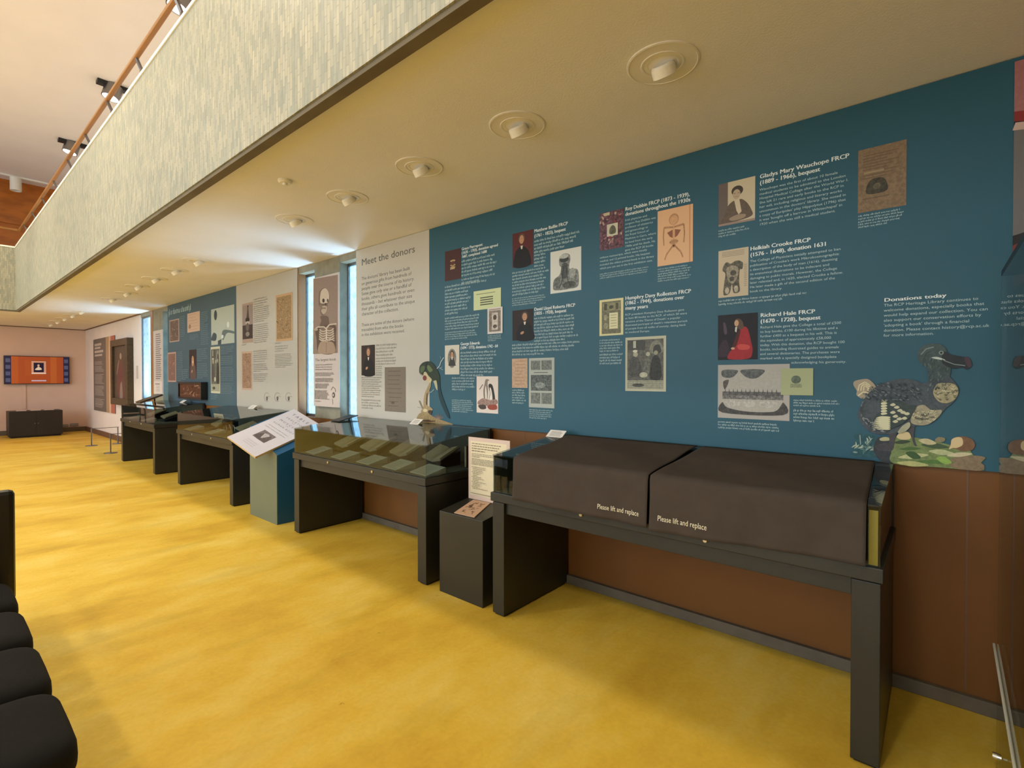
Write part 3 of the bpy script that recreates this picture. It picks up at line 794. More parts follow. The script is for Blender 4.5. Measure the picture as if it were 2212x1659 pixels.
P.heading([('Roy Dobbin FRCP (1873 - 1939),', 1350.2, 455.7, 1489, 8), ('donations throughout the 1930s', 1350.2, 466.8, 1490.5, 8)], bold=.0015)
P.body(["Irish physician and", "surgeon Roy Dobbin was", "professor of obstetrics", "and gynaecology at", "the Royal School of", "Medicine in Cairo, where", "he lived from the early", "1900s until his death. He", "gave the RCP 30 books"], 1350.2, 478.1, 542.5, 1416.7)
P.body(["without manuscripts, which were mostly", "medical, and 12 printed books. His bequest", "included the oldest printed book in the library", "which you can see in the first exhibition case."], 1295.6, 559, 582.3, 1412.4)
P.heading([('Humphry Davy Rolleston FRCP', 1350.3, 648, 1492, 8), ('(1862 - 1944), donations over', 1350.3, 658.6, 1477.5, 8), ('many years', 1350.3, 669.5, 1399, 8)], bold=.0015)
P.body(["RCP president Humphry Davy Rolleston gave", "at least 80 books to the RCP, of which 50 were", "versions of the 'Dance of Death': a popular", "illustrated portrayal of death's relentless pursuit", "of people from all walks of society, dating back", "to medieval Europe."], 1350.3, 682, 720, 1484.7)
P.heading([('Matthew Baillie FRCP', 1153.7, 502.4, 1226, 7), ('(1761 - 1823), bequest', 1153.7, 513.3, 1221.5, 7)], bold=.0015)
P.heading([('David Lloyd Roberts FRCP', 1153.7, 671.6, 1242, 7), ('(1835 - 1920), bequest', 1153.7, 680.8, 1223, 7)], bold=.0015)
P.heading([('Grace Pierrepont', 997, 541, 1042, 6), ('(1635 - 1703), donation agreed', 997, 549.3, 1075, 6), ('1687, completed 1688', 997, 557.6, 1051, 6)], bold=.0015)
P.heading([('George Edwards', 994.5, 746, 1036, 6.5), ('(1694 - 1773), donations 1742 - 64', 994.5, 754.5, 1075, 6.5)], bold=.0015)
P.dummy([(1153.7, 523.8, 547, 4, 1254), (1153.7, 554, 577, 4, 1181), (1106.3, 592, 639, 8, 1185), (1106, 647, 661, 4, 1184), (1153.7, 690, 738.5, 8, 1253), (1106, 747.5, 768, 4, 1253), (1106, 844, 871, 6, 1135.6), (1143, 886, 903, 5, 1194),
         (997, 567, 597, 5, 1075), (997, 606, 613, 2, 1070), (961, 622.4, 630, 2, 1064), (961, 637.5, 680, 7, 1016), (961, 689.6, 713, 5, 1045), (961, 720, 734, 4, 1037), (1053.6, 726.4, 737, 4, 1086),
         (994.5, 764, 812.4, 8, 1075), (976, 818.4, 842.5, 5, 1025.5), (976, 865, 889, 7, 1024.5), (1295.6, 593.6, 602.5, 3, 1405), (1420.6, 583.4, 609, 6, 1493), (1295, 737, 760, 5, 1346), (1295, 768, 787, 4, 1346),
         (1552, 652.5, 659.5, 2, 1768), (1552, 500.6, 512.6, 3, 1617.6), (1854, 469, 493, 5, 1951), (1551, 912.4, 924.5, 3, 1702), (1714, 865.7, 877, 3, 1816), (1714, 888, 910, 4, 1814)])

# the flightless bird on its mossy ground
k = Ink(PY - .003, lambda x, y: f0(1812 + x / 3.6075, 600 + y / 3.6075))
k.smooth([(120, 1230), (180, 1215), (300, 1240), (320, 1330), (300, 1390), (200, 1400), (90, 1370), (140, 1300)], '#2f5a60', .3)
rp = random.Random(12)
for a in range(34):
    an = rp.uniform(-PI, PI); x, y = rp.uniform(140, 270), rp.uniform(1270, 1370); q = rp.uniform(22, 58)
    k.smooth([(x, y), (x + q * .5 * math.cos(an) - 6 * math.sin(an), y + q * .5 * math.sin(an) + 6 * math.cos(an)), (x + q * math.cos(an), y + q * math.sin(an)), (x + q * .5 * math.cos(an) + 6 * math.sin(an), y + q * .5 * math.sin(an) - 6 * math.cos(an))], rp.choice(['#8fa295', '#4f7470', '#aeb89c', '#284b50', '#5d8078']), n=3)
k.line([(170, 1300), (165, 1225)], 7, '#9fb0a0'); k.line([(215, 1300), (260, 1250)], 6, '#9fb0a0')
k.smooth([(300, 1250), (360, 1240), (410, 1255), (430, 1330), (420, 1440), (330, 1430), (270, 1340)], '#3b3e40', .3)
k.smooth([(320, 1252), (360, 1240), (400, 1250), (390, 1268), (330, 1270)], '#b3ad84')
k.smooth([(415, 1260), (470, 1235), (560, 1240), (700, 1262), (860, 1300), (1000, 1330), (1060, 1390), (1140, 1402), (1110, 1440), (1130, 1470), (1100, 1503), (800, 1478), (430, 1447), (410, 1350)], '#7a8a55', .35)
k.smooth([(900, 1400), (1060, 1385), (1142, 1402), (1105, 1435), (1135, 1468), (1098, 1503), (900, 1482), (860, 1440)], '#8a765c', .3)
for (x0, y0, x1, y1, c_) in ((430, 1285, 560, 1275, '#3c4a35'), (470, 1335, 640, 1330, '#4e6a38'), (640, 1300, 860, 1320, '#46583c'), (460, 1400, 700, 1380, '#c0c08a'), (600, 1430, 900, 1440, '#54763a'),
                             (700, 1350, 900, 1370, '#b7bb8a'), (620, 1265, 760, 1290, '#c3b98e'), (840, 1385, 1040, 1372, '#c9bd98'), (520, 1365, 640, 1400, '#3f5a34'), (760, 1405, 880, 1440, '#8fae52'), (450, 1440, 700, 1460, '#b9b878')):
    k.smooth([(x0, y0), ((x0 + x1) / 2, min(y0, y1) - 12), (x1, y1), ((x0 + x1) / 2, max(y0, y1) + 10)], c_, .2)
k.smooth([(450, 1240), (490, 1200), (545, 1205), (560, 1250), (500, 1262)], '#cdb98a')
k.smooth([(750, 1260), (780, 1240), (825, 1250), (820, 1275), (770, 1282)], '#8d8262', .3)
k.smooth([(860, 1330), (880, 1270), (900, 1245), (970, 1235), (1040, 1260), (1060, 1310), (1030, 1345), (960, 1350), (900, 1330)], '#7b5a40', .2)
k.smooth([(858, 1335), (872, 1300), (880, 1260), (920, 1242), (960, 1250), (965, 1300), (920, 1325), (890, 1325)], '#d0b98a')
# legs
k.smooth([(380, 1200), (450, 1190), (440, 1260), (420, 1340), (380, 1345), (395, 1260)], '#4a474a', .2); k.smooth([(290, 1310), (360, 1285), (420, 1310), (400, 1345), (310, 1345)], '#4a474a', .3)
k.smooth([(535, 1160), (590, 1150), (585, 1220), (600, 1290), (610, 1310), (585, 1300), (565, 1230)], '#4a474a', .2)
# tail
k.smooth([(290, 850), (240, 795), (190, 790), (125, 805), (115, 835), (140, 880), (140, 915), (190, 945), (220, 925), (270, 890)], '#a8987f')
for i in range(3):
    k.line([(150 + i * 22, 880), (160 + i * 18, 835 + i * 8), (205, 812 + i * 14), (245 - i * 8, 840 + i * 10), (225, 880)], 9, '#d8cda4')
k.line([(150, 920), (190, 890), (235, 895)], 10, '#d8cda4')
# body, neck and head
k.smooth([(700, 745), (700, 790), (660, 822), (580, 795), (480, 788), (400, 802), (320, 832), (250, 882), (195, 950), (160, 1020), (145, 1065), (165, 1120), (220, 1185), (300, 1218), (380, 1218), (470, 1200), (560, 1160), (700, 1140), (770, 1090), (830, 1020), (900, 960), (935, 880), (905, 815), (865, 770), (850, 700), (860, 690)], '#4e565a', .35)
k.smooth([(620, 640), (612, 590), (640, 545), (700, 515), (780, 516), (830, 548), (850, 610), (870, 690), (860, 770), (780, 800), (700, 770), (690, 700), (650, 680)], '#4d5c5a', .3)
k.smooth([(820, 575), (880, 600), (960, 615), (1010, 630), (1035, 680), (1000, 715), (960, 700), (900, 708), (840, 690), (800, 650)], '#2f3335', .2)
k.smooth([(980, 620), (1015, 625), (1036, 680), (1010, 700), (985, 660)], '#4c3b40')
k.smooth([(720, 622), (770, 618), (830, 640), (800, 640), (750, 632)], '#c9cfc0'); k.line([(820, 645), (900, 675), (985, 685)], 6, '#8d9a90')
k.ell(798, 585, 20, 16, '#7d8f80'); k.ell(798, 585, 9, 8, '#20261f')
k.line([(640, 600), (680, 555), (740, 540)], 8, '#7f9088'); k.line([(650, 660), (680, 590), (720, 570)], 7, '#394643')
# breast and belly scales
k.smooth([(735, 900), (765, 830), (830, 820), (900, 830), (932, 880), (910, 940), (850, 975), (780, 965)], '#aca27c', .25)
k.smooth([(560, 1120), (590, 1020), (660, 990), (720, 1030), (800, 1030), (780, 1080), (700, 1140), (620, 1148)], '#a39b80', .25)
rs = random.Random(3)
for (cx_, cy_, rx_, ry_) in ((840, 898, 85, 68), (670, 1075, 100, 55)):
    for i in range(46):
        a = rs.random() * 2 * PI; q = rs.random() ** .5
        x, y = cx_ + rx_ * q * math.cos(a), cy_ + ry_ * q * math.sin(a)
        k.line([(x - 11, y - 4), (x, y + 6), (x + 11, y - 4)], 4.5, rs.choice(['#d2cba4', '#5c5a4c']))
k.smooth([(460, 1200), (500, 1150), (550, 1125), (555, 1160), (520, 1195), (480, 1208)], '#aaa88c', .2)
# wing
k.smooth([(330, 960), (430, 950), (540, 990), (600, 1000), (560, 1080), (470, 1150), (380, 1168), (270, 1125), (300, 1060), (330, 1040)], '#3e4a48', .3)
for i in range(7):
    y = 1070 + i * 15; k.smooth([(270 - i * 4 + abs(3 - i) * 6, y + 26), (330, y + 8), (400, y + 12), (390, y + 24), (330, y + 24)], '#cfcba6')
for i in range(6): k.smooth([(330, 955 + i * 20), (365, 948 + i * 20), (378, 960 + i * 20), (340, 968 + i * 20)], '#cfcba6')
for x, y in ((400, 990), (430, 1010), (455, 1035), (480, 1050), (510, 1060), (400, 1050), (420, 1080), (450, 1100), (490, 1095), (420, 1120)):
    k.smooth([(x, y), (x + 26, y - 14), (x + 44, y), (x + 22, y + 10)], '#c2bf9e')
for i in range(150):
    x, y = rs.uniform(175, 640), rs.uniform(815, 960)
    if (x - 430) ** 2 / 260 ** 2 + (y - 980) ** 2 / 175 ** 2 < 1: k.ell(x, y, rs.uniform(7, 16), rs.uniform(3, 6), rs.choice(['#3a4346', '#66706f', '#2f383b', '#747c7c', '#566166']), .2, rot=rs.uniform(.1, .7), n=8)
for i in range(60):
    y = rs.uniform(620, 860); x = rs.uniform(690, 850) if y > 700 else rs.uniform(640, 840)
    k.line([(x, y), (x + rs.uniform(-14, 4), y + rs.uniform(14, 30))], rs.uniform(3, 7), rs.choice(['#5f6f6c', '#39464a', '#707d78', '#414f50']))
for i in range(26):
    a = rs.uniform(PI * .55, PI * 1.15); k.ell(400 + 225 * math.cos(a), 1030 - 0 + 170 * math.sin(a), 12, 5, rs.choice(['#6c7377', '#343c40', '#858b8c']), .2, rot=a + PI / 2, n=8)
for i in range(14): k.ell(200 + i * 11 + rs.uniform(-6, 6), 1080 + i * 8 + rs.uniform(-10, 10), 6, 5, '#8c9290', n=8)
k.build('picture', P.t, P.off)['label'] = 'large printed flightless bird on mossy ground'

# ------------------------------------------------------------------ donors panel
P = Panel('wall_panel', 'tall cream wall panel headed Meet the donors, beside the window slot', -4.688, -3.514, ZP - .03, ZC - .004, M['p_cream'])
P.heading([('Meet the donors', 780.6, 574, 896, 14.5)], DKT)
P.body(["The doctors' library has been built", "on generous gifts from hundreds of", "people over the course of its history.", "Some gave only one or a handful of", "books, others gave hundreds or even", "thousands \u2013 but whatever their size", "their gifts all contribute to the unique", "character of the collection."], 780.6, 605.7, 682.1, 895.7, DK, .66)
P.body(["These are some of the donors (where", "traceable) from who the books", "in this exhibition were received."], 780.6, 705.4, 726.4, 894, DK, .66)
P.pic(780.6, 809.7, 746.6, 811, portrait('#2e2018', '#120e0c', cx=.52, cy=.76, hair='#5a4232'), 'dark portrait of a person in black')
P.pic(831, 876, 793.4, 888, page('#7f7263', '#655a4c', .35, 9, blot=(.4, .2, .08, .03)), 'grey brown manuscript page')
P.dummy([(811.7, 748, 769, 4, 857), (811.7, 776, 788, 3, 858), (811.7, 793, 811, 5, 826), (780.6, 817, 857, 10, 824), (780.6, 865, 882, 4, 824)], '#8b877c')
# the green bird on a stump, printed across the joint of the two panels
k = Ink(PY - .003, lambda x, y: f0(860 + x / 9.76, 760 + y / 9.76))
k.smooth([(390, 1400), (440, 1310), (520, 1275), (640, 1310), (700, 1335), (800, 1400), (930, 1440), (1040, 1480), (1140, 1515), (1130, 1545), (900, 1530), (600, 1500), (500, 1500), (340, 1522), (400, 1460)], '#a08a5e', .35)
k.smooth([(500, 1440), (640, 1430), (700, 1450), (780, 1450), (760, 1470), (560, 1475)], '#5a4632', .3)
for a in range(9): k.line([(850, 1420), (850 + 110 * math.cos(-2.7 + a * .3), 1420 + 110 * math.sin(-2.7 + a * .3))], 10, '#8a7468')
k.smooth([(690, 620), (695, 710), (650, 850), (615, 950), (612, 1120), (690, 1170), (735, 1220), (690, 1250), (650, 1300), (540, 1300), (480, 1250), (530, 1170), (540, 1000), (570, 860), (625, 740)], '#a8936a', .25)
k.smooth([(600, 900), (625, 860), (615, 1000), (612, 1110), (590, 1100)], '#5e4c36', .2); k.ell(575, 1235, 45, 32, '#d6c39a'); k.smooth([(640, 1240), (700, 1230), (720, 1270), (690, 1320), (640, 1290)], '#4b3b2b', .2)
k.line([(520, 1200), (480, 1110), (448, 1030)], 26, '#8a7b60'); k.line([(480, 1180), (410, 1165)], 10, '#9a8d74'); k.line([(650, 840), (700, 855), (760, 790)], 12, '#a7aca0')
k.line([(820, 358), (880, 290), (905, 210), (968, 118)], 16, '#b9c3c2'); k.line([(870, 335), (950, 382)], 10, '#9fb0b2'); k.line([(935, 320), (890, 345)], 8, '#9fb0b2'); k.line([(905, 150), (890, 90)], 8, '#7fa0a8')
k.smooth([(800, 560), (880, 560), (900, 800), (990, 1080), (1060, 1260), (1095, 1400), (1040, 1370), (940, 1170), (870, 980), (840, 800)], '#1c3a41', .2)
k.smooth([(540, 430), (605, 425), (655, 500), (700, 540), (712, 610), (650, 665), (600, 610), (560, 560)], '#cdbb92', .15)
k.ell(566, 552, 42, 54, '#7a3c36', .15)
k.smooth([(740, 585), (800, 585), (828, 690), (834, 810), (800, 770), (770, 680)], '#b9b48c')
k.smooth([(450, 350), (470, 285), (530, 225), (620, 200), (700, 214), (765, 275), (825, 370), (872, 480), (888, 575), (865, 645), (800, 600), (745, 615), (700, 560), (640, 500), (600, 435), (560, 420), (530, 490), (500, 496), (455, 450)], '#2f3c2b', .25)
k.smooth([(470, 380), (490, 310), (560, 300), (570, 360), (520, 430), (480, 440)], '#516340'); k.smooth([(610, 290), (660, 290), (730, 380), (680, 430), (630, 380)], '#627448')
k.smooth([(600, 215), (640, 205), (620, 300), (590, 400), (560, 420), (570, 320)], '#1f2a24'); k.smooth([(455, 440), (500, 470), (530, 485), (500, 498), (470, 470)], '#8c8070')
k.build('picture', P.t, P.off)['label'] = 'printed green long-tailed bird perched on a tree stump'

# ------------------------------------------------------------------ grey panel left of the slot
P = Panel('wall_panel', 'tall light grey wall panel with parchment pictures and three small ornaments', -7.79, -5.967, ZP - .03, ZC - .004, M['p_grey'])
c5 = lambda x, y: (340 + x / 5.184, 600 + y / 5.184)
P.pic(523, 546, 657, 742, bottle, 'brown picture of a tall glass vessel')
P.pic(595.5, 632, 638.6, 738.5, parchment('#b5926a', '#a3845a', 4), 'brown parchment with branching drawing')
P.pic(522, 544, 760, 842, parchment('#b59880', '#a88468', 9), 'narrow pink brown parchment')
for a, b in ((569, 584), (591.5, 607), (615, 632)): P.pic(a, b, 847, 868, ornament, 'small looped ornament')
P.dummy([(547, 649, 664, 4, 578), (548, 668, 697, 8, 582), (548, 704, 741, 10, 581), (547, 760, 782, 6, 578), (547, 788, 803, 5, 580), (547, 809, 824, 5, 578), (593.5, 750, 760, 3, 624), (593.5, 767, 794, 9, 632), (522, 746, 747, 1, 534), (594, 743, 744, 1, 608)], '#918c80')

# ------------------------------------------------------------------ slate panel
P = Panel('wall_panel', 'slate blue wall panel full of small brown pictures, beyond the grey panel', -10.92, -7.792, ZP - .03, ZC - .004, M['p_slate'])
k = P.ink(); a, z = f0(364.5, 681); b, zt = f0(364.5, 671)
greek(k, a, f0(412, 675)[0], z, (zt - z) * 1.9, '#a9c0bf', random.Random(2)); k.build('heading', P.t, P.off)
P.pic(366, 387, 692.5, 740, parchment('#a88f80', '#6f5a4e', 11), 'brown picture, upper left')
P.pic(404.5, 431.5, 678, 719, page('#c3a58c', '#a07c60', .3, 6, blot=(.2, .3, .1, .12)), 'tan page, upper middle')
def pale_scene(k):
    k.rect(0, 0, 1, 1, '#a9b0a2', .08); k.ell(.2, .82, .07, .14, '#38494a', .3); k.smooth([(0, .2), (.1, .34), (.24, .28), (.2, .12), (0, .14)], '#3d4c50', .2)
    k.smooth([(.48, .3), (.6, .38), (.98, .3), (.98, .24), (.7, .28), (.52, .1)], '#5f6d6c', .3); k.poly([(.3, .1), (.46, .14), (.44, 0), (.3, 0)], '#38464a'); k.ell(.74, .5, .05, .08, '#c8cfc4'); k.ell(.5, .2, .05, .05, '#c8cfc4')
P.pic(456, 506, 669, 746, pale_scene, 'large pale picture, upper right')
P.pic(362, 380, 762, 825, parchment('#b39080', '#8e6a5e', 13), 'pink brown picture, lower left')
P.pic(408.5, 424, 756, 817, portrait('#2c2022', '#5e4a44', cx=.5, cy=.6, fr=.16), 'dark picture of a bust')
P.pic(455, 475, 750, 849, two_figures, 'tall brown engraving, lower right')
P.dummy([(388, 686, 728, 12, 400), (433, 677, 700, 7, 449), (433, 704, 745, 11, 450), (381, 762, 822, 17, 395), (425, 756, 780, 7, 448), (425, 787, 817, 9, 448), (393, 800, 820, 6, 406), (476.5, 751, 765, 5, 505), (476.5, 772, 788, 5, 505), (476.5, 795, 822, 8, 505), (476.5, 829, 850, 7, 505), (455, 854, 862, 3, 470), (409, 725, 734, 4, 428)], '#7f949c')

# ------------------------------------------------------------------ portrait print right of the glass case, above it
pr = thing('wall_print', 'print of a pink and red robed figure at the top right corner', 'wall print', (1.0, D - .02, 1.7))
k = Ink(D - .018, lambda u, v: (.235 + 1.5 * u, 1.75 + 1.04 * v))
k.rect(0, 0, 1, 1, '#2b2624', .1); k.poly([(0, 1), (1, 1), (1, .6), (.5, .62), (.2, .70), (.08, .75), (0, .76)], '#a8706c', .15); k.poly([(0, .8), (.12, .77), (.24, .69), (.34, .6), (.28, .6), (.14, .72), (0, .76)], '#8d2f2a')
k.poly([(0, .74), (.14, .7), (.26, .6), (.2, .5), (.1, .34), (0, .3)], '#6f6b66'); k.line([(0, .74), (.14, .71), (.26, .6), (.3, .55)], .03, '#c9ab9c'); k.poly([(0, .26), (.1, .34), (.06, .16), (0, .08)], '#7a3530')
k.build('print', pr, (1.0, D - .02, 1.7))
b = MB(); b.box(.235, 1.735, D - .017, D - .0145, 1.75, 2.79); b.build('backing_board', M['blackmat'], pr, (1.0, D - .02, 1.7))

# ------------------------------------------------------------------ hanging banners in the window slots
def banner(x0, x1, z0, z1, label, px, big):
    Y = D - .045
    off = ((x0 + x1) / 2, Y, z0)
    t = thing('hanging_banner', label, 'banner', off)
    b = MB(); b.box(x0, x1, Y, Y + .012, z0, z1); b.build('backing_board', M['p_banner'], t, off)
    return t, off, Y
M['p_banner'] = mat('banner_board', '#c2b5ab', .6)
t, off, Y = banner(W(676.5, 602, 2.955)[0], W(732, 600, 2.955)[0], W(676, 876.6, 2.955)[1], W(677, 601.5, 2.955)[1], 'tall hanging banner with a skeleton picture headed The largest book', None, True)
k = Ink(Y - .001, lambda x, y: W(640 + x / 4.88, 560 + y / 4.88, Y - .002))
k.poly([(181, 208), (436, 163), (436, 988), (175, 1000)], '#8c7768', .15)
k.smooth([(255, 600), (330, 600), (345, 660), (340, 700), (250, 705), (262, 650)], '#6a5446', .2)
k.smooth([(235, 410), (245, 340), (290, 302), (330, 320), (350, 390), (345, 450), (330, 470), (325, 540), (290, 590), (258, 575), (250, 500), (236, 480)], '#6e5a4c', .15)
k.smooth([(250, 400), (262, 335), (300, 305), (332, 330), (346, 390), (335, 450), (300, 465), (255, 460)], '#bfae98', .1)
k.ell(286, 436, 13, 22, '#3a2c24'); k.ell(330, 434, 8, 18, '#4a3a30'); k.ell(308, 475, 8, 14, '#4a3a30'); k.smooth([(262, 500), (320, 495), (318, 550), (290, 580), (266, 560)], '#b09c86', .2); k.poly([(300, 462), (318, 462), (310, 492)], '#3a2c24'); [k.rect(272 + i * 7, 508, 276 + i * 7, 524, '#54443a') for i in range(6)]; k.smooth([(258, 470), (275, 505), (262, 540), (250, 500)], '#7b6857')
k.smooth([(215, 720), (400, 690), (415, 800), (400, 985), (240, 985), (215, 850)], '#5c483c', .25)
k.smooth([(246, 740), (262, 722), (318, 716), (378, 716), (398, 760), (404, 862), (360, 838), (318, 866), (280, 848), (248, 852), (238, 800)], '#7d6858', .2)
for i in range(5):
    y = 742 + i * 25; q = 3 * i
    k.line([(316, y + 8), (290, y + 20), (264, y + 16), (246 - q * .4, y - 4)], 10, '#c2b29c'); k.line([(320, y + 4), (346, y + 14), (374, y + 6), (394 + q * .5, y - 14)], 10, '#c2b29c')
k.line([(317, 725), (318, 850)], 11, '#cbbca6'); k.line([(250, 852), (280, 848), (318, 868), (358, 838), (404, 862)], 9, '#b9a892')
k.line([(190, 745), (225, 715), (290, 712), (312, 730)], 13, '#c0ae98'); k.line([(318, 728), (350, 690), (425, 680)], 14, '#c0ae98'); k.ell(210, 740, 18, 14, '#a8947e')
k.smooth([(250, 880), (310, 868), (390, 880), (402, 985), (240, 988)], '#a08871', .1); k.line([(316, 880), (316, 985)], 5, '#7c6654')
k.build('picture', t, off)
k = Ink(Y - .001, lambda x, y: W(640 + x / 4.88, 560 + y / 4.88, Y - .002))
a, z = k.f(198, 1076); b_, zt = k.f(418, 1050); write(k, 'The largest book', a, z, k.f(198, 1048)[1] - z, DKT, x1=b_)
k.build('heading', t, off)
k = Ink(Y - .001, lambda x, y: W(640 + x / 4.88, 560 + y / 4.88, Y - .002)); rr = random.Random(8)
for x0, y0, y1, n, xr in ((198, 1120, 1168, 3, 415), (198, 1205, 1232, 3, 400), (198, 1262, 1295, 4, 395), (198, 1318, 1360, 5, 350), (192, 1388, 1472, 9, 350), (195, 1498, 1499, 1, 270)):
    a, z0 = k.f(x0, y0); _, z1 = k.f(x0, y1); b_, _ = k.f(xr, y0)
    for i in range(n): greek(k, a, a + (b_ - a) * rr.uniform(.8, 1), z0 - (z0 - z1) / max(1, n - 1) * i, .022 if n > 1 else .02, '#7f756c', rr)
k.build('text_block', t, off)
k = Ink(Y - .001, lambda x, y: W(640 + x / 4.88, 560 + y / 4.88, Y - .002))
k.line([(365, 1380), (385, 1345), (412, 1370), (412, 1400)], 7, '#6e675c'); k.ell(392, 1432, 16, 30, '#5a5248', .4); k.ell(388, 1432, 7, 14, '#b5aaa0'); k.line([(380, 1470), (385, 1530)], 7, '#8c8378'); k.build('ornament', t, off)
t, off, Y = banner(-11.70, -11.12, 1.16, 2.38, 'narrow pale hanging banner of text in the far window slot', None, False)
k = Ink(Y - .001, lambda u, v: (-11.70 + .58 * u, 1.16 + 1.22 * v)); rr = random.Random(3)
for i in range(22): k.rect(.28, .93 - i * .033, .28 + rr.uniform(.45, .6), .945 - i * .033, '#7c7272')
k.rect(.05, .0, .95, .2, '#cfc4bc'); k.rect(.2, .15, .7, .165, '#7c7272')
for i in range(4): k.rect(.3, .12 - i * .025, .7, .128 - i * .025, '#9a9090')
k.build('print', t, off)

# ------------------------------------------------------------------ far wall things
P = Panel('wall_panel', 'grey wall text panel with beige and coral stripes on the white far stretch', -17.1, -14.85, .62, 2.48, M['p_slate'])
a = -17.1
k = Ink(PY - .001, lambda x, z: (x, z))
k.rect(-17.1, .62, -15.72, 2.48, '#6c655f'); k.rect(-15.72, .62, -15.42, 2.48, '#a98d6c'); k.rect(-15.42, .62, -15.24, 2.48, '#cdb29a'); k.rect(-15.24, .62, -14.85, 2.48, '#b56a58')
k.build('stripes', P.t, P.off)
k = Ink(PY - .002, lambda x, z: (x, z)); rr = random.Random(4)
for z, h_, e in ((2.30, .06, -16.2), (2.22, .05, -16.3), (2.12, .06, -16.0), (2.03, .05, -16.1)): k.rect(-16.95, z, e, z + h_, '#b5aca4')
k.build('heading', P.t, P.off)
for z0, n in ((1.88, 3), (1.76, 5), (1.55, 8), (1.25, 8), (.92, 5), (.78, 3)):
    k = Ink(PY - .002, lambda x, z: (x, z))
    for i in range(n): k.rect(-16.95, z0 - i * .032, -16.95 + rr.uniform(.75, 1.05), z0 - i * .032 + .014, '#a59c95')
    k.build('text_block', P.t, P.off)

pt = thing('framed_painting', 'old full-length portrait painting in a deep dark frame on the white wall', 'painting', (-14.0, D - .13, .86))
fr = MB(); x0, x1, z0, z1, w_ = -14.76, -13.30, .86, 2.34, .15
fr.box(x0, x1, D - .12, D - .001, z0, z0 + w_); fr.box(x0, x1, D - .12, D - .001, z1 - w_, z1); fr.box(x0, x0 + w_, D - .12, D - .001, z0 + w_, z1 - w_); fr.box(x1 - w_, x1, D - .12, D - .001, z0 + w_, z1 - w_)
fr.build('frame', M['frame_dark'], pt, (-14.0, D - .13, .86), bevel=.006)
k = Ink(D - .07, lambda u, v: (x0 + .14 + (x1 - x0 - .28) * u, z0 + .14 + (z1 - z0 - .28) * v))
k.rect(0, 0, 1, 1, '#5a4a3c', .2); k.smooth([(.3, 0), (.2, .4), (.36, .66), (.5, .74), (.66, .6), (.72, .3), (.7, 0)], '#6e4540', .3); k.ell(.48, .8, .07, .06, '#a98a74'); k.smooth([(.3, .7), (.38, .72), (.24, .5), (.16, .46)], '#8a7068'); k.smooth([(.4, .0), (.44, .26), (.56, .3), (.6, .02)], '#8d7c74', .3)
k.build('canvas', pt, (-14.0, D - .13, .86))
b = MB(); b.box(x0 + .14, x1 - .14, D - .065, D - .01, z0 + .14, z1 - .14); b.build('canvas_backing', M['frame_dark'], pt, (-14.0, D - .13, .86))
lb = thing('wall_label', 'small pale caption label on the white wall right of the portrait painting', 'label', (-13.02, D - .004, 1.45)); b = MB(); b.box(-.07, .07, 0, .003, 0, .28); b.build('card', M['p_banner'], lb)

# ================================================================== DISPLAY CASES
YF = 2.29
HB, HF, SLP = .76, .985, .107        # glass foot, glass front height, rise of the sloping top per metre
def top_z(y): return HF + SLP * y    # y measured from the front of the case

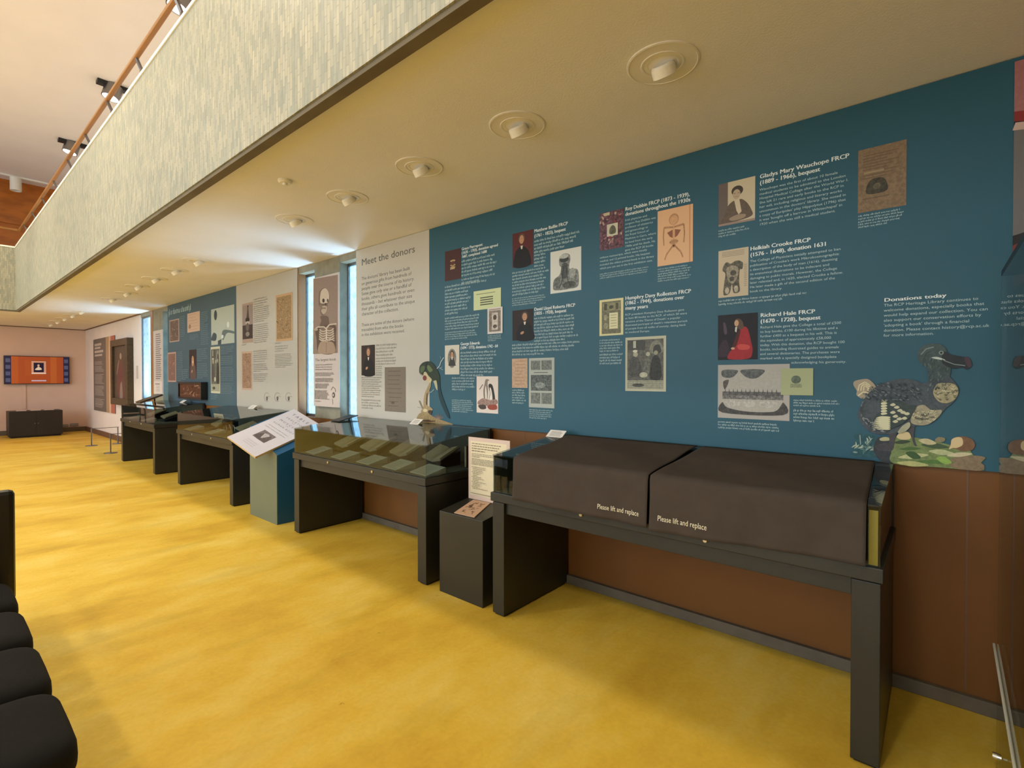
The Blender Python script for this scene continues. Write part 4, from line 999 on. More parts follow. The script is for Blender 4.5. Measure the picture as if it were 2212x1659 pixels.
def display_case(x0, x1, label):
    xc, w = (x0 + x1) / 2, x1 - x0
    t = thing('display_case', label, 'display case', (xc, YF, 0), 0, 'glass-topped dark display cases along the wall')
    h = w / 2; dp = .685
    for s in (-1, 1):
        b = MB(); b.box(min(s * h, s * (h - .092)), max(s * h, s * (h - .092)), 0, dp, .012, .70); b.build('side_panel', M['black'], t, bevel=.003)
        b = MB()
        b.box(min(s * (h - .01), s * (h - .082)), max(s * (h - .01), s * (h - .082)), .015, dp - .015, 0, .012); b.build('foot', M['blackmat'], t)
    b = MB(); b.box(-h + .093, h - .093, .02, .045, .632, .70); b.build('apron', M['black'], t, bevel=.002)
    b = MB(); b.box(-h + .093, h - .093, dp - .03, dp, .60, .70); b.build('rear_rail', M['black_in'], t)
    b = MB(); b.box(-h - .008, h + .008, -.012, dp, .706, HB); b.box(-h + .006, h - .006, .004, dp - .01, .70, .706)
    b.build('tray', M['black'], t, bevel=.003)
    b = MB(); b.box(-h + .012, h - .012, .012, dp - .034, HB, HB + .004); b.build('lining', M['lining'], t)
    g = .006; e = .003
    b = MB(); b.box(-h + e, h - e, 0, g, HB, HF - .001); b.build('glass_panel', M['glass'], t)
    b = MB(); b.prism_x([(g + .001, HB), (dp - .03, HB), (dp - .03, top_z(dp - .03) - .001), (g + .001, top_z(g) - .001)], -h + e, -h + e + .010)
    b.build('end_panel', M['black_in'], t)
    b = MB(); b.prism_x([(.012, HB + .005), (dp - .036, HB + .005), (dp - .036, top_z(dp - .036) - .004), (.012, top_z(.012) - .004)], -h + e + .0105, -h + e + .014)
    b.build('end_lining', M['lining'], t)
    for s in (1,):
        b = MB(); b.prism_x([(g + .001, HB), (dp - .03, HB), (dp - .03, top_z(dp - .03) - .001), (g + .001, top_z(g) - .001)], min(s * (h - e), s * (h - e - g)), max(s * (h - e), s * (h - e - g)))
        b.build('glass_panel', M['glass'], t)
    b = MB(); b.prism_x([(-.002, top_z(0)), (dp - .03, top_z(dp - .03)), (dp - .03, top_z(dp - .03) + .007), (-.002, top_z(0) + .007)], -h + .001, h - .001)
    b.build('glass_top', M['glass_top'], t)
    b = MB(); b.box(-h, h, dp - .028, dp, HB, 1.058); b.build('back_rail', M['black_in'], t, bevel=.002)
    b = MB(); b.box(-h + .01, h - .01, dp - .034, dp - .0285, HB + .004, 1.04); b.build('back_lining', M['lining'], t)
    for x in (-.32, .335):
        b = MB(); b.lathe([(0, .009), (.009, .009), (.011, .006), (.011, 0)], seg=20, mtx=Matrix.Rotation(PI / 2, 4, 'X'), c=(x, -.012, .735)); b.build('lock', M['brass'], t, smooth=False)
    return t
CA = display_case(-2.10, -.155, 'nearest display case, covered by two taupe cloths')
CB = display_case(-4.655, -2.735, 'display case with open books, between the sage lectern and the small black plinth')
CC = display_case(-7.99, -6.10, 'display case just left of the tilted lectern board')
CD = display_case(-10.98, -9.03, 'farthest display case, leftmost of the four')

# ---- two cloths over the nearest case
def cloth(x0, x1, xb0, xb1, zb0, zb1, label, seed, text, tx0, tx1, tz0):
    r = random.Random(seed); ph = [r.uniform(0, 6) for _ in range(6)]
    nx = 56
    path = []
    L1, L2 = .655, 0
    for i in range(17): y = .645 - (.645 + .022) * i / 16; path.append((y, 'top'))
    def disp(x, s):       # s: 0 at the front edge, 1 at the hem
        return (.005 * math.sin(x * 11 + ph[0]) + .0045 * math.sin(x * 23 + 2.2 * s + ph[1]) + .004 * math.sin(x * 5 + 1.5 * s + ph[2])) * s + .006 * s * s * (1 + .4 * math.sin(x * 3 + ph[3]))
    vs = []; rows = 0
    nt = 17; nf = 14
    for j in range(nt + nf):
        for i in range(nx + 1):
            u = i / nx
            if j < nt:
                q = j / (nt - 1); y = .645 * (1 - q) - .018 * q
                x = (xb0 + (xb1 - xb0) * u) * (1 - q) + (x0 + (x1 - x0) * u) * q
                z = top_z(max(y, 0)) + .0135 + .0045 * math.sin(x * 9 + y * 11 + ph[4]) * math.sin(q * PI) + .003 * max(0, math.sin(x * 2.3 - y * 6 + ph[5])) * math.sin(q * PI)
                if j == nt - 1: z -= .004
                if j == nt - 2: y -= .0
            else:
                s = (j - nt + 1) / nf
                x = x0 + (x1 - x0) * u
                zb = zb0 + (zb1 - zb0) * u
                z = (HF + .004) + (zb - HF - .004) * s
                y = -.024 - disp(x, s)
                if i in (0, nx): y -= .003 * s
            vs.append((x, YF + y, z))
    fs = []
    n1 = nx + 1
    for j in range(nt + nf - 1):
        for i in range(nx):
            a = j * n1 + i; fs.append((a, a + n1, a + n1 + 1, a + 1))
    off = ((x0 + x1) / 2, YF, .99)
    t = thing('dust_cloth', label, 'cloth', off, 0, 'cloths over the nearest display case')
    b = MB(); b.add(vs, fs); o = b.build('drape', M['cloth'], t, off, smooth=True)
    so = o.modifiers.new('thick', 'SOLIDIFY'); so.thickness = .003; so.offset = 1
    gv, gf = glyphs(text, 3); wd = max(a for a, _ in gv)
    k = (tx1 - tx0) / wd; hz = .026 / .72
    vv = []
    for a, c_ in gv:
        x = tx0 + a * k; z = tz0 + c_ * hz
        zb = zb0 + (zb1 - zb0) * (x - x0) / (x1 - x0); s = (HF + .004 - z) / (HF + .004 - zb)
        vv.append((x, YF - .024 - disp(x, s) - .0062, z))
    b = MB(); b.add(vv, gf); b.build('lettering', M['letter'], t, off)
    return t
M['letter'] = mat('cream_lettering', '#e9e0bf', .7)
cloth(-1.912, -1.062, -1.965, -1.07, .747, .744, 'left one of the two taupe cloths, reaching the glass end with its card', 2, 'Please lift and replace', -1.335, -1.105, .792)
cloth(-1.052, -.199, -1.03, -.225, .732, .768, 'right one of the two taupe cloths, reaching the case end by the mural bird', 5, 'Please lift and replace', -1.009, -.777, .789)
t = thing('yellow_strip', 'upright yellow strip standing behind the glass at the right end of the covered case', 'card', (-.178, YF + .013, HB + .004))
M['yellow'] = mat('yellow_card', '#e3bf48', .6, var=.04, scale=30)
b = MB(); b.box(-.016, .012, -.004, .0, 0, .205); b.build('card', M['yellow'], t)

# ---- white caption cards leaning at the back of the glass tops
M['card'] = mat('white_card', '#ece6dd', .6)
def caption_card(x, y, w, label):
    z = top_z(y - YF) + .009
    t = thing('caption_card', label, 'card', (x, y, z), 0, 'small white cards on the glass tops')
    h, a = .075, math.radians(35)
    b = MB(); dy, dz = h * math.cos(a), h * math.sin(a)
    b.prism_x([(0, 0), (dy, dz), (dy + .002, dz - .002), (.004, 0)], -w / 2, w / 2); b.prism_x([(dy, dz - .001), (dy + .012, .010), (dy + .009, .010), (dy - .001, dz - .003)], -w * .3, w * .3)
    b.build('card', M['card'], t)
    k = Ink(0, lambda u, v: (w * (u - .5), v)); rr = random.Random(int(-x * 10))
    for i in range(5): k.rect(.15, .012 + i * .011, rr.uniform(.7, .88), .016 + i * .011, '#8d8983')
    o = k.build('text_block', t, (0, 0, 0)); o.matrix_local = Matrix.Translation((0, -.0006, .0006)) @ Matrix.Rotation(a - PI / 2, 4, 'X')
    return t
caption_card(-2.035, 2.845, .135, 'white card on the left end of the covered case')
caption_card(-3.56, 2.84, .12, 'white card on the glass top beside the printed green bird')
caption_card(-7.03, 2.86, .16, 'white card on the case below the grey parchment panel')
caption_card(-9.69, 2.83, .15, 'white card on the farthest case, below the slate panel')

# ---- open books, supports and loose caption sheets in the cases
M['paper'] = mat('old_paper', '#978c72', .8, var=.08, scale=25)
M['leaf'] = mat('book_leather', '#4a2c1c', .5, var=.2, scale=20)
M['bookdark'] = mat('dark_binding', '#1f1c1b', .6, var=.1)
def open_book(x, y, z, w, d, ang, rz, label, cover='leaf', picture=False):
    t = thing('open_book', label, 'book', (x, y, z), rz, 'open books lying in the display cases')
    for s in (-1, 1):
        ca, sa = math.cos(ang), math.sin(ang)
        def P_(u, v, h): return (s * (u * ca - h * sa), v, u * sa + h * ca)
        b = MB(); b.hexa([P_(0, -d / 2, .0), P_(w, -d / 2, .0), P_(w, d / 2, .0), P_(0, d / 2, .0), P_(0, -d / 2, .006), P_(w, -d / 2, .006), P_(w, d / 2, .006), P_(0, d / 2, .006)]); b.build('cover', M[cover], t)
        b = MB(); n = 8; vs = []
        for i in range(n + 1):
            u = .004 + (w - .012) * i / n; hh = .008 + .016 * math.sin(min(1, (i + .6) / 3) * PI / 2)
            vs += [P_(u, -d / 2 + .006, .0065), P_(u, d / 2 - .006, .0065), P_(u, d / 2 - .006, hh), P_(u, -d / 2 + .006, hh)]
        fs = [(3, 2, 1, 0), tuple(range(4 * n, 4 * n + 4))]
        for i in range(n):
            for q in range(4): fs.append((4 * i + q, 4 * i + (q + 1) % 4, 4 * i + 4 + (q + 1) % 4, 4 * i + 4 + q))
        b.add(vs, fs); b.build('page_block', M['paper'], t)
    return t
def cradle(x, y, z, w, d, h, label):
    t = thing('book_cradle', label, 'book stand', (x, y, z), 0, 'dark cradles under the open books')
    b = MB(); b.prism_x([(-d / 2, 0), (d / 2, 0), (d / 2, h), (-d / 2, .015)], -w / 2, w / 2); b.build('wedge', M['blackmat'], t)
    return t
zt = HB + .0045
def tilted_book(x, y, w, d, rise, label, cover='leaf'):
    cradle(x, y, zt, w * 1.5, d, rise, 'dark wedge under the ' + label.split(' in ')[0])
    o = open_book(x, y + .0, zt + .018 + rise / 2, w, d * .92, .22, 0, label, cover)
    o.rotation_euler = (math.atan2(rise - .015, d), 0, 0)
tilted_book(-4.30, 2.68, .13, .24, .10, 'leftmost open book in the case beside the lectern')
tilted_book(-3.87, 2.70, .14, .26, .12, 'second open book from the left in the case beside the lectern', 'bookdark')
tilted_book(-3.44, 2.70, .13, .26, .12, 'third open book from the left in the case beside the lectern')
tilted_book(-3.03, 2.70, .12, .24, .11, 'rightmost open book in the case, next to the black plinth', 'bookdark')
tilted_book(-7.35, 2.66, .15, .26, .12, 'left open book in the case left of the lectern board')
tilted_book(-6.55, 2.66, .15, .26, .10, 'right open book in the case left of the lectern board', 'bookdark')
tilted_book(-10.3, 2.66, .15, .26, .12, 'left open book in the farthest case')
tilted_book(-9.55, 2.66, .15, .26, .10, 'right open book in the farthest case')
def sheet(x, y, w, d, rz, label):
    t = thing('caption_sheet', label, 'caption sheet', (x, y, zt), rz, 'tilted caption sheets inside the cases')
    b = MB(); b.prism_x([(-d / 2, .0), (d / 2, .0), (d / 2, .045), (-d / 2, .004)], -w / 2, w / 2); b.build('card', M['card_grey'], t)
    k = Ink(0, lambda u, v: (w * (u - .5), d * v)); rr = random.Random(int(-x * 7))
    for i in range(9): k.rect(.1, .1 + i * .085, rr.uniform(.6, .9), .125 + i * .085, '#77786c')
    o = k.build('text_block', t, (0, 0, 0)); o.matrix_local = Matrix.Translation((0, -d / 2, .0048)) @ Matrix.Rotation(math.atan2(.041, d) - PI / 2, 4, 'X')
M['card_grey'] = mat('caption_card', '#a2a496', .7)
for i, (x, lb) in enumerate(((-4.43, 'leftmost caption sheet in the case beside the lectern'), (-3.98, 'second caption sheet from the left in the case of open books'), (-3.58, 'middle caption sheet in the case of open books'), (-3.22, 'fourth caption sheet from the left in the case of open books'), (-2.87, 'rightmost caption sheet, at the glass end by the standing notice'))):
    sheet(x, 2.42, .22, .17, -.12, lb)
for x, lb in ((-7.75, 'left caption sheet in the case left of the lectern'), (-7.0, 'middle caption sheet in the case left of the lectern'), (-10.7, 'left caption sheet in the farthest case'), (-9.9, 'right caption sheet in the farthest case')):
    sheet(x, 2.42, .24, .17, 0, lb)
# round-armed stand in the third case
t = thing('spectacle_stand', 'dark object with three metal loops behind the glass, left of the lectern board', 'instrument', (-7.0, 2.60, zt + .009))
b = MB(); b.lathe([(0, .0), (.05, .0), (.055, .04), (.04, .07), (0, .075)], seg=24, c=(-.12, .0, .08)); b.build('body', M['blackmat'], t, smooth=True)
for i in range(3):
    b = MB(); b.tube([(-.16 + i * .13 + .05 * math.cos(a), 0, .085 * math.sin(a)) for a in [PI * j / 12 for j in range(13)]], .007, 8); b.build('loop', M['steel'], t)
# a brown bound book standing at the right end of the case beside the plinth
t = thing('standing_book', 'brown bound book standing upright at the right glass end of the open-book case', 'book', (-2.81, 2.82, zt))
b = MB(); b.box(-.012, .012, -.07, .07, 0, .17); b.build('cover', M['leaf'], t, bevel=.003)
b = MB(); b.box(-.009, .009, -.066, -.0705, .005, .165); b.build('page_block', M['paper'], t)

# slanted reading boards on the left ends of two cases
def slant(x, y, w, l, th, ang, m, label):
    t = thing('slanted_board', label, 'reading board', (x, y, top_z(y - YF) + .009))
    b = MB(); c_, s_ = math.cos(ang), math.sin(ang)
    b.prism_x([(0, 0), (l * c_, l * s_), (l * c_ - th * s_, l * s_ + th * c_), (-th * s_, th * c_)], -w / 2, w / 2); b.build('board', m, t, bevel=.002)
    b = MB(); b.box(-.01, .01, l * c_ * .7, l * c_ * .75, l * c_ * .75 * SLP + .002, l * s_ * .68); b.build('prop', M['blackmat'], t)
slant(-4.56, 2.66, .16, .22, .008, .22, M['blackmat'], 'thin dark slanted board on the left end of the open-book case')
slant(-10.80, 2.50, .30, .36, .03, .38, M['frame_dark'], 'thick brown slanted board on the left end of the farthest case')

# ================================================================== LECTERN
lt = thing('lectern', 'sage green and teal lectern post carrying a tilted white title-page board', 'lectern', (-5.325, 2.5, 0))
Rb = Matrix.Rotation(.035, 4, 'Z') @ Matrix.Rotation(.338, 4, 'X') @ Matrix.Rotation(.354, 4, 'Y')
Mb = Matrix.Translation((-5.338 + 5.325, 2.433 - 2.5, .903)) @ Rb
nrm = Rb.to_3x3() @ Vector((0, 0, 1)); c0 = Mb.translation - nrm * .026
def pz(x, y): return c0.z - (nrm.x * (x - c0.x) + nrm.y * (y - c0.y)) / nrm.z
hx = .315
b = MB(); y0, y1 = -.205, .22
b.hexa([(-hx, y0, 0), (hx, y0, 0), (hx, y1, 0), (-hx, y1, 0), (-hx, y0, pz(-hx, y0)), (hx, y0, pz(hx, y0)), (hx, y1, pz(hx, y1)), (-hx, y1, pz(-hx, y1))])
b.build('post', M['teal_side'], lt)
b = MB(); b.hexa([(-hx, y0 - .006, 0), (hx, y0 - .006, 0), (hx, y0 - .0005, 0), (-hx, y0 - .0005, 0), (-hx, y0 - .006, pz(-hx, y0 - .006)), (hx, y0 - .006, pz(hx, y0 - .006)), (hx, y0 - .0005, pz(hx, y0)), (-hx, y0 - .0005, pz(-hx, y0))])
b.build('front_panel', M['sage'], lt)['label'] = 'sage green front panel'
b = MB(); b.box(-.2575, .2575, -.381, .381, -.022, -.001); o = b.build('board', M['board'], lt, bevel=.003); o.matrix_local = Mb
k = Ink(0, lambda x, y: (x, y))
k.rect(-.256, -.38, .256, .38, '#d6cfd2')
def cen(text, z, h, wd, col='#5c5866', bold=0):
    write(k, text, -wd / 2, z, h, col, x1=wd / 2, bold=bold)
k.k += 1
cen('T A B L E S', .29, .034, .34); cen('of the', .262, .011, .05); cen('S K E L E T O N', .215, .024, .32); cen('and', .193, .010, .04)
cen('M U S C L E S', .143, .026, .34); cen('of the', .122, .010, .05); cen('H U M A N   B O D Y', .075, .022, .36)
rr = random.Random(9)
for z in (.02, -.015): greek(k, -.18, .18, z, .02, '#6f6a72', rr)
k.rect(-.105, -.20, .105, -.06, '#8c7f7c', .6); k.ell(0, -.13, .06, .045, '#c9bfbc', .4); k.smooth([(-.1, -.19), (-.05, -.1), (0, -.17), (.06, -.09), (.1, -.19)], '#6f6360', .5)
for z in (-.26, -.285, -.31): greek(k, -.09, .09, z, .014, '#a39da3', rr)
o = k.build('title_page', lt, (0, 0, 0)); o.matrix_local = Mb @ Matrix.Rotation(-PI / 2, 4, 'X')

# ================================================================== BLACK PLINTH, NOTICE, BOOKLET
x0, x1 = -2.605, -2.195
pl = thing('plinth', 'small black plinth with a sloping top between two display cases', 'plinth', (-2.4, 2.30, 0))
def ptop(y): return .555 + .145 * (y - 2.30)
b = MB(); b.prism_x([(0, 0), (.44, 0), (.44, ptop(2.74)), (0, ptop(2.30))], x0 + 2.4, x1 + 2.4); b.build('body', M['black'], pl, bevel=.003)
ns = thing('notice_board', 'upright cream notice with columns of small text standing on the black plinth', 'notice', (-2.392, 2.565, ptop(2.565)))
NB = ptop(2.565) + .02
M['p_pink'] = mat('notice_pink', '#d8bfae', .6)
b = MB(); b.box(-.197, .197, 0, .006, .002, 1.04 - ptop(2.565)); b.build('panel', M['p_pink'], ns)
b = MB(); b.box(-.12, .12, .006, .03, .006, .03); b.build('foot', M['blackmat'], ns)
k = Ink(-.0006, lambda u, v: (-.197 + .394 * u, .01 + .43 * v)); rr = random.Random(21)
k.rect(.055, .05, .93, .955, '#e4d7b4')
for i, (v, a, b_, th) in enumerate([(.905, .09, .80, .014), (.865, .09, .76, .014), (.825, .09, .72, .014), (.785, .09, .42, .014), (.74, .09, .85, .008), (.715, .09, .88, .008), (.69, .09, .3, .008)] +
                                   [(.655 - .022 * j, .09, rr.uniform(.8, .9), .008) for j in range(5)] + [(.52 - .027 * j, .10 + (.03 if j % 3 else 0), rr.uniform(.25, .5), .008) for j in range(14)]):
    x = a
    while x < b_:
        wl = rr.uniform(.03, .08); k.rect(x, v, min(x + wl, b_), v + th, '#8a7c66'); x += wl + .012
for j in range(11): k.rect(.78, .505 - .031 * j, .84, .513 - .031 * j, '#8a7c66'); k.rect(.68, .505 - .031 * j, .70, .513 - .031 * j, '#8a7c66')
k.rect(.09, .085, .8, .095, '#8a7c66')
k.build('print', ns, (0, 0, 0))
bk = thing('booklet', 'tan booklet with a line drawing lying on the black plinth', 'booklet', (-2.405, 2.31, ptop(2.31) + .001))
sl = .145
def q3(x, y, h=0): return (x + 2.405, y - 2.31, ptop(y) - ptop(2.31) + h)
cs = [(-2.47, 2.312), (-2.285, 2.318), (-2.365, 2.555), (-2.525, 2.55)]
M['tan'] = mat('tan_cover', '#c8a284', .65)
b = MB(); b.hexa([q3(x, y, .0) for x, y in cs] + [q3(x, y, .005) for x, y in cs]); b.build('pages', M['tan'], bk)
k = Ink(0, lambda u, v: (u, v))
def bl(u, v):   # bilinear place on the booklet
    a, b_, c_, d_ = cs
    return tuple((a[i] * (1 - u) + b_[i] * u) * (1 - v) + (d_[i] * (1 - u) + c_[i] * u) * v for i in (0, 1))
vs, fs = [], []; rr = random.Random(2); b = MB()
def stroke(pts, w_):
    for (u0, v0), (u1, v1) in zip(pts[:-1], pts[1:]):
        dx, dy = u1 - u0, v1 - v0; l = math.hypot(dx, dy) or 1; nx_, ny_ = -dy / l * w_, dx / l * w_
        b.add([q3(*bl(u0 + nx_, v0 + ny_), .0056), q3(*bl(u0 - nx_, v0 - ny_), .0056), q3(*bl(u1 - nx_, v1 - ny_), .0056), q3(*bl(u1 + nx_, v1 + ny_), .0056)], [(0, 1, 2, 3)])
for s in range(26):
    x, y = rr.uniform(.15, .75), rr.uniform(.15, .8); stroke([(x, y), (x + rr.uniform(-.1, .12), y + rr.uniform(-.05, .08)), (x + rr.uniform(-.1, .15), y + rr.uniform(0, .12))], rr.uniform(.008, .022))
M['ink'] = mat('brown_ink', '#6b5038', .7)
b.build('drawing', M['ink'], bk)

# ================================================================== FRAMED RELIEF ON THE SLATE PANEL
fx0, fx1, fz0, fz1 = -10.03, -8.93, 1.115, 1.40
rf = thing('box_frame', 'black box frame holding a brown picture, hung low on the slate panel', 'picture frame', (-9.5, PY, fz0))
b = MB(); w_ = .03
b.box(fx0, fx1, PY - .10, PY - .001, fz0, fz0 + w_); b.box(fx0, fx1, PY - .10, PY - .001, fz1 - w_, fz1); b.box(fx0, fx0 + w_, PY - .10, PY - .001, fz0 + w_, fz1 - w_); b.box(fx1 - w_, fx1, PY - .10, PY - .001, fz0 + w_, fz1 - w_)
b.build('frame', M['blackmat'], rf, (-9.5, PY, fz0))
b = MB(); b.box(fx0 + w_, fx1 - w_, PY - .08, PY - .001, fz0 + w_, fz1 - w_); b.build('mount', M['blackmat'], rf, (-9.5, PY, fz0))
k = Ink(PY - .081, lambda u, v: (fx0 + w_ + (fx1 - fx0 - 2 * w_) * u, fz0 + w_ + (fz1 - fz0 - 2 * w_) * v))
k.rect(0, 0, 1, 1, '#5e3520', .6); rr = random.Random(31)
for i in range(34):
    x, y = rr.uniform(.04, .9), rr.uniform(.08, .85); k.line([(x, y), (x + rr.uniform(-.05, .08), y + rr.uniform(-.2, .2)), (x + rr.uniform(-.02, .12), y + rr.uniform(-.1, .2))], rr.uniform(.008, .02), rr.choice(['#9a6e54', '#7c4f38', '#42230f', '#b08a6c']), .4, asp=.3)
k.line([(.02, .2), (.98, .24)], .02, '#8f6248', .3)
k.build('picture', rf, (-9.5, PY, fz0))

# ================================================================== FAR WALL: SCREEN, SIDEBOARD, CHAIR, BARRIERS
tv = thing('wall_screen', 'lit wall-mounted screen showing a framed portrait on an orange wall', 'screen', (XF, 2.007, 1.31), PI / 2)
b = MB(); b.box(-.63, .63, -.11, -.05, 0, .73); b.build('housing', M['blackmat'], tv, bevel=.006)
b = MB(); b.box(-.2, .2, -.05, 0, .2, .55); b.build('wall_bracket', M['blackmat'], tv)
k = Ink(-.111, lambda u, v: (-.615 + 1.23 * u, .015 + .70 * v))
k.rect(0, 0, 1, 1, '#b0562e', .08); k.rect(0, 0, .095, 1, '#2d2c50'); k.rect(.91, 0, 1, 1, '#2d2c50')
k.rect(.095, 0, .2, 1, '#b8602f'); k.rect(.3, .3, .6, .9, '#b25a2e'); k.rect(.7, 0, .8, 1, '#bb6633')
for i in range(4): k.rect(.012, .06 + i * .24, .083, .2 + i * .24, '#5c6488', .3); k.rect(.922, .06 + i * .24, .988, .2 + i * .24, '#5c6488', .3)
k.rect(.395, .36, .635, .86, '#8c4626'); k.rect(.40, .36, .63, .84, '#d9a488'); k.rect(.435, .42, .595, .78, '#26203a'); k.rect(.40, .36, .63, .40, '#f0e4de')
k.smooth([(.455, .52), (.48, .58), (.51, .62), (.55, .58), (.56, .52), (.5, .5)], '#e8dccb'); k.ell(.51, .67, .018, .05, '#d8b8a0'); k.rect(.4, .08, .63, .13, '#c9b8d0')
k.build('screen_image', tv, (0, 0, 0), 'screen')
ct = thing('cable_cover', 'pale cable cover running down the wall below the lit screen', 'cable cover', (XF + .012, 1.75, .66)); b = MB(); b.box(-.01, .01, -.035, .035, 0, .63); b.build('cover', M['plaster_far'], ct)
sb = thing('sideboard', 'low black sideboard under the lit screen', 'sideboard', (-17.4, 1.87, 0))
b = MB(); b.box(-.3, .3, -.49, .49, .04, .65); b.build('body', M['sideboard'], sb, bevel=.004)
b = MB(); b.box(-.27, .27, -.46, .46, 0, .04); b.build('base', M['blackmat'], sb)
for s in (-1, 1):
    b = MB(); b.box(.3005, .306, min(s * .005, s * .485), max(s * .005, s * .485), .05, .64); d_ = b.build('door', M['sideboard'], sb); b = MB(); b.box(.306, .312, s * .03 - .01, s * .03 + .01, .33, .35); b.build('handle', M['steel'], d_)
for i, (y, lb) in enumerate(((1.62, 'left flat leaflet rack on the black sideboard'), (1.88, 'middle flat leaflet rack on the black sideboard'), (2.13, 'right flat leaflet rack on the black sideboard'))):
    t = thing('leaflet_stack', lb, 'leaflets', (-17.4, y, .65), 0, 'leaflet stacks on the sideboard'); b = MB(); b.box(-.1, .1, -.09, .09, 0, .02); b.build('leaflets', M['p_pink'], t)
for (y, z, h_, w_, lb) in ((2.62, .14, .07, .14, 'left grey double socket low on the far wall, beside the sideboard'), (2.82, .15, .07, .17, 'right grey double socket low on the far wall'),):
    t = thing('wall_socket', lb, 'socket', (XF + .001, y - .08, z), 0, 'sockets low on the far wall'); b = MB(); b.box(0, .03, -w_ / 2, w_ / 2, 0, h_); b.build('face_plate', M['steel'], t, bevel=.003)
# bent armchair by the sideboard
ch = thing('armchair', 'dark bentwood armchair at the left edge beside the sideboard', 'chair', (-17.0, .80, 0))
b = MB(); b.box(-.24, .24, -.24, .24, .42, .47); b.build('seat', M['leather'], ch, bevel=.015)
b = MB(); b.box(-.24, -.2, -.22, .22, .5, .84); b.build('backrest', M['leather'], ch, bevel=.015)
for s in (-1, 1):
    b = MB(); b.tube([(.26, s * .26, 0), (.24, s * .26, .3), (.23, s * .25, .55), (.1, s * .25, .66), (-.2, s * .25, .70)], .018, 10); b.build('arm', M['frame_dark'], ch, smooth=True)
    b = MB(); b.tube([(-.3, s * .25, 0), (-.24, s * .25, .42), (-.22, s * .24, .84)], .018, 10); b.build('leg', M['frame_dark'], ch, smooth=True)
    b = MB(); b.tube([(.22, s * .245, .44), (-.22, s * .245, .44)], .014, 8); b.build('rail', M['frame_dark'], ch)
def barrier():
    t = thing('low_barrier', '', 'barrier', (0, 0, 0), 0, 'low barriers before the framed painting')
    for y in (0, .46):
        b = MB(); b.tube([(0, y, .012), (0, y, .375)], .011, 12); b.build('post', M['rope'], t)
        b = MB(); b.lathe([(0, .012), (.105, .010), (.11, 0), (0, 0)], c=(0, y, 0), seg=32); b.build('foot', M['rope'], t)
    b = MB(); b.tube([(0, -.01, .372), (0, .48, .372)], .006, 8); b.build('rod', M['rope'], t)
    return t
br = barrier(); br.location = (-13.96, 2.39, 0); br['label'] = 'farther low metal rod barrier by the framed painting'
b2 = copy_tree(br); b2.location = (-12.30, 2.395, 0); b2['label'] = 'nearer low metal rod barrier, beside the farthest display case'

# ================================================================== TALL GLASS CASE AT THE RIGHT EDGE
M['pale_metal'] = mat('pale_metal', '#c9c7b4', .4, .3)
gc = thing('tall_glass_case', 'tall glass case at the right edge whose side mirrors the mural', 'display case', (.6, 1.75, 0))
def gb(x0, x1, y0, y1, z0, z1, name, m):
    b = MB(); b.box(x0, x1, y0, y1, z0, z1); return b.build(name, M[m], gc, (.6, 1.75, 0))
gb(.176, .184, .9, 2.60, .004, 1.84, 'glass_panel', 'glass_clear'); gb(.185, 1.02, 2.592, 2.60, .004, 1.84, 'glass_panel', 'glass_clear'); gb(1.021, 1.029, .9, 2.60, .004, 1.84, 'glass_panel', 'glass_clear')
gb(.185, 1.02, .9, .908, .004, 1.84, 'glass_panel', 'glass_clear'); gb(.176, 1.029, .9, 2.60, 1.841, 1.86, 'top', 'blackmat'); gb(.176, 1.029, .9, 2.60, 0, .004, 'base_plate', 'blackmat')
gb(.26, .95, .98, 2.52, .0041, .36, 'plinth', 'base_grey')
b = MB(); b.tube([(.1715, 2.66, .442), (.1715, 1.2, .30)], .0045, 10); b.build('chrome_rail', M['pale_metal'], gc, (.6, 1.75, 0))
b = MB(); b.lathe([(0, .012), (.012, .012), (.014, 0)], mtx=Matrix.Rotation(-PI / 2, 4, 'Y'), c=(.176, 2.57, .06), seg=20); b.build('lock', M['chrome'], gc, (.6, 1.75, 0))

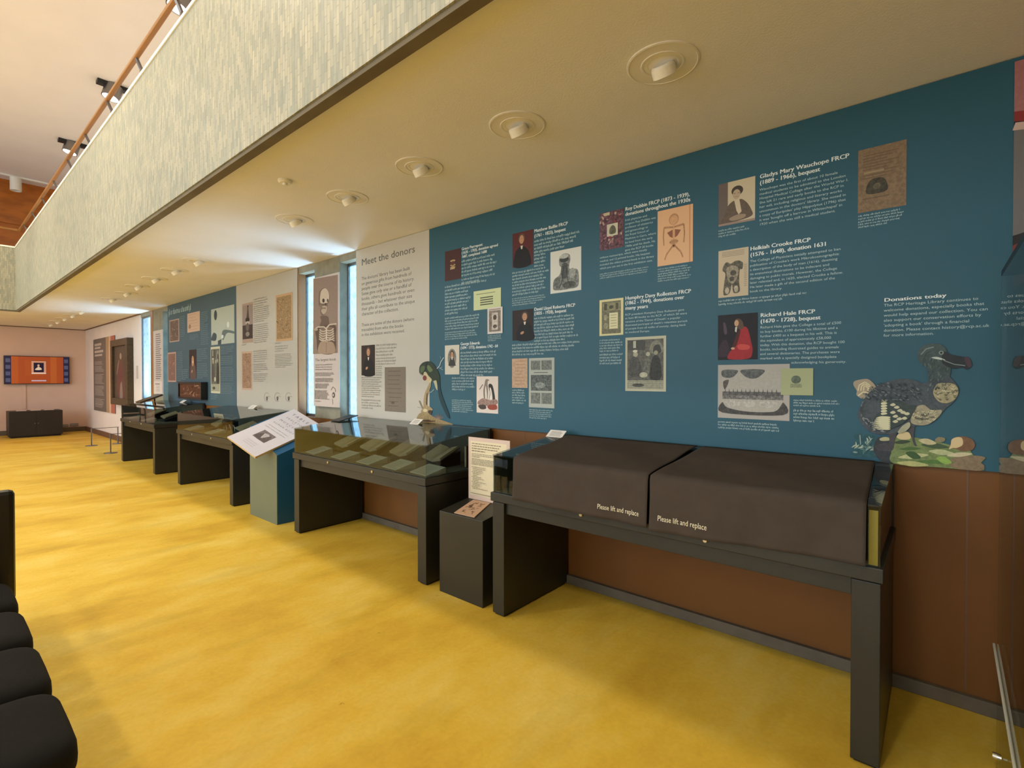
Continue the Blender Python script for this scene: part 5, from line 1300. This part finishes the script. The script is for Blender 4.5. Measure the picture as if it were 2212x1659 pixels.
# ================================================================== ROW OF BLACK CHAIRS AT THE LEFT
def cushion(w, d, h, power=2.6, nx=20, ny=20, nz=10):
    """a soft rounded block, corners at w x d x h, resting on z=0"""
    vs = []; fs = []
    nu, nv = 40, 20
    def se(c, e): return math.copysign(abs(c) ** e, c)
    for j in range(nv + 1):
        ph = -PI / 2 + PI * j / nv
        for i in range(nu):
            th = 2 * PI * i / nu
            x = w / 2 * se(math.cos(ph), .38) * se(math.cos(th), .30); y = d / 2 * se(math.cos(ph), .38) * se(math.sin(th), .30); z = h / 2 * se(math.sin(ph), .62)
            vs.append((x, y, z + h / 2))
    for j in range(nv):
        for i in range(nu):
            a, b_ = j * nu + i, j * nu + (i + 1) % nu
            fs.append((a, b_, b_ + nu, a + nu))
    return vs, fs
def lounge_chair():
    t = thing('padded_chair', '', 'chair', (0, 0, 0), 0, 'row of black padded chairs')
    vs, fs = cushion(.425, .54, .155)
    b = MB(); b.add([(x, y, z + .305) for x, y, z in vs], fs); b.build('seat', M['fabric'], t, smooth=True)
    vs, fs = cushion(.42, .36, .09)
    b = MB(); b.add([(x, -.285 - z * 1.0 + .03, y + .67) for x, y, z in vs], fs); b.build('backrest', M['fabric'], t, smooth=True)
    for s in (-1, 1):
        b = MB(); b.tube([(s * .18, .20, 0), (s * .17, .14, .30), (s * .17, .12, .318)], .011, 10); b.build('leg', M['chrome'], t, smooth=True)
        b = MB(); b.tube([(s * .18, -.30, 0), (s * .17, -.27, .33), (s * .17, -.33, .62)], .011, 10); b.build('leg', M['chrome'], t, smooth=True)
    return t
lc = lounge_chair()
names = ['nearest black padded seat at the bottom left corner', 'second black padded seat behind the nearest one', 'third black padded seat in the row at the left edge', 'fourth black padded seat, smallest of the row at the left edge']
for i, x in enumerate((-2.035, -2.475, -2.92, -3.39)):
    o = lc if i == 0 else copy_tree(lc)
    o.location = (x, .02, 0); o['label'] = names[i]
sc_ = thing('leather_chair', 'black leather chair turned sideways at the left edge, its slab back facing the camera', 'chair', (-4.005, .04, 0))
b = MB(); b.box(.30, .355, -.28, .275, .30, .885); b.build('backrest', M['leather'], sc_, bevel=.024)
b = MB(); b.box(-.25, .30, -.24, .24, .33, .44); b.build('seat', M['leather'], sc_, bevel=.03)
for s in (-1, 1):
    b = MB(); b.tube([(.27, s * .24, .56), (-.1, s * .27, .60), (-.2, s * .27, .58), (-.22, s * .25, .40)], .028, 12); b.build('armrest', M['leather'], sc_, smooth=True)
    b = MB(); b.tube([(.28, s * .22, 0), (.28, s * .22, .34)], .013, 10); b.build('leg', M['chrome'], sc_, smooth=True)
    b = MB(); b.tube([(-.22, s * .22, 0), (-.22, s * .22, .34)], .013, 10); b.build('leg', M['chrome'], sc_, smooth=True)
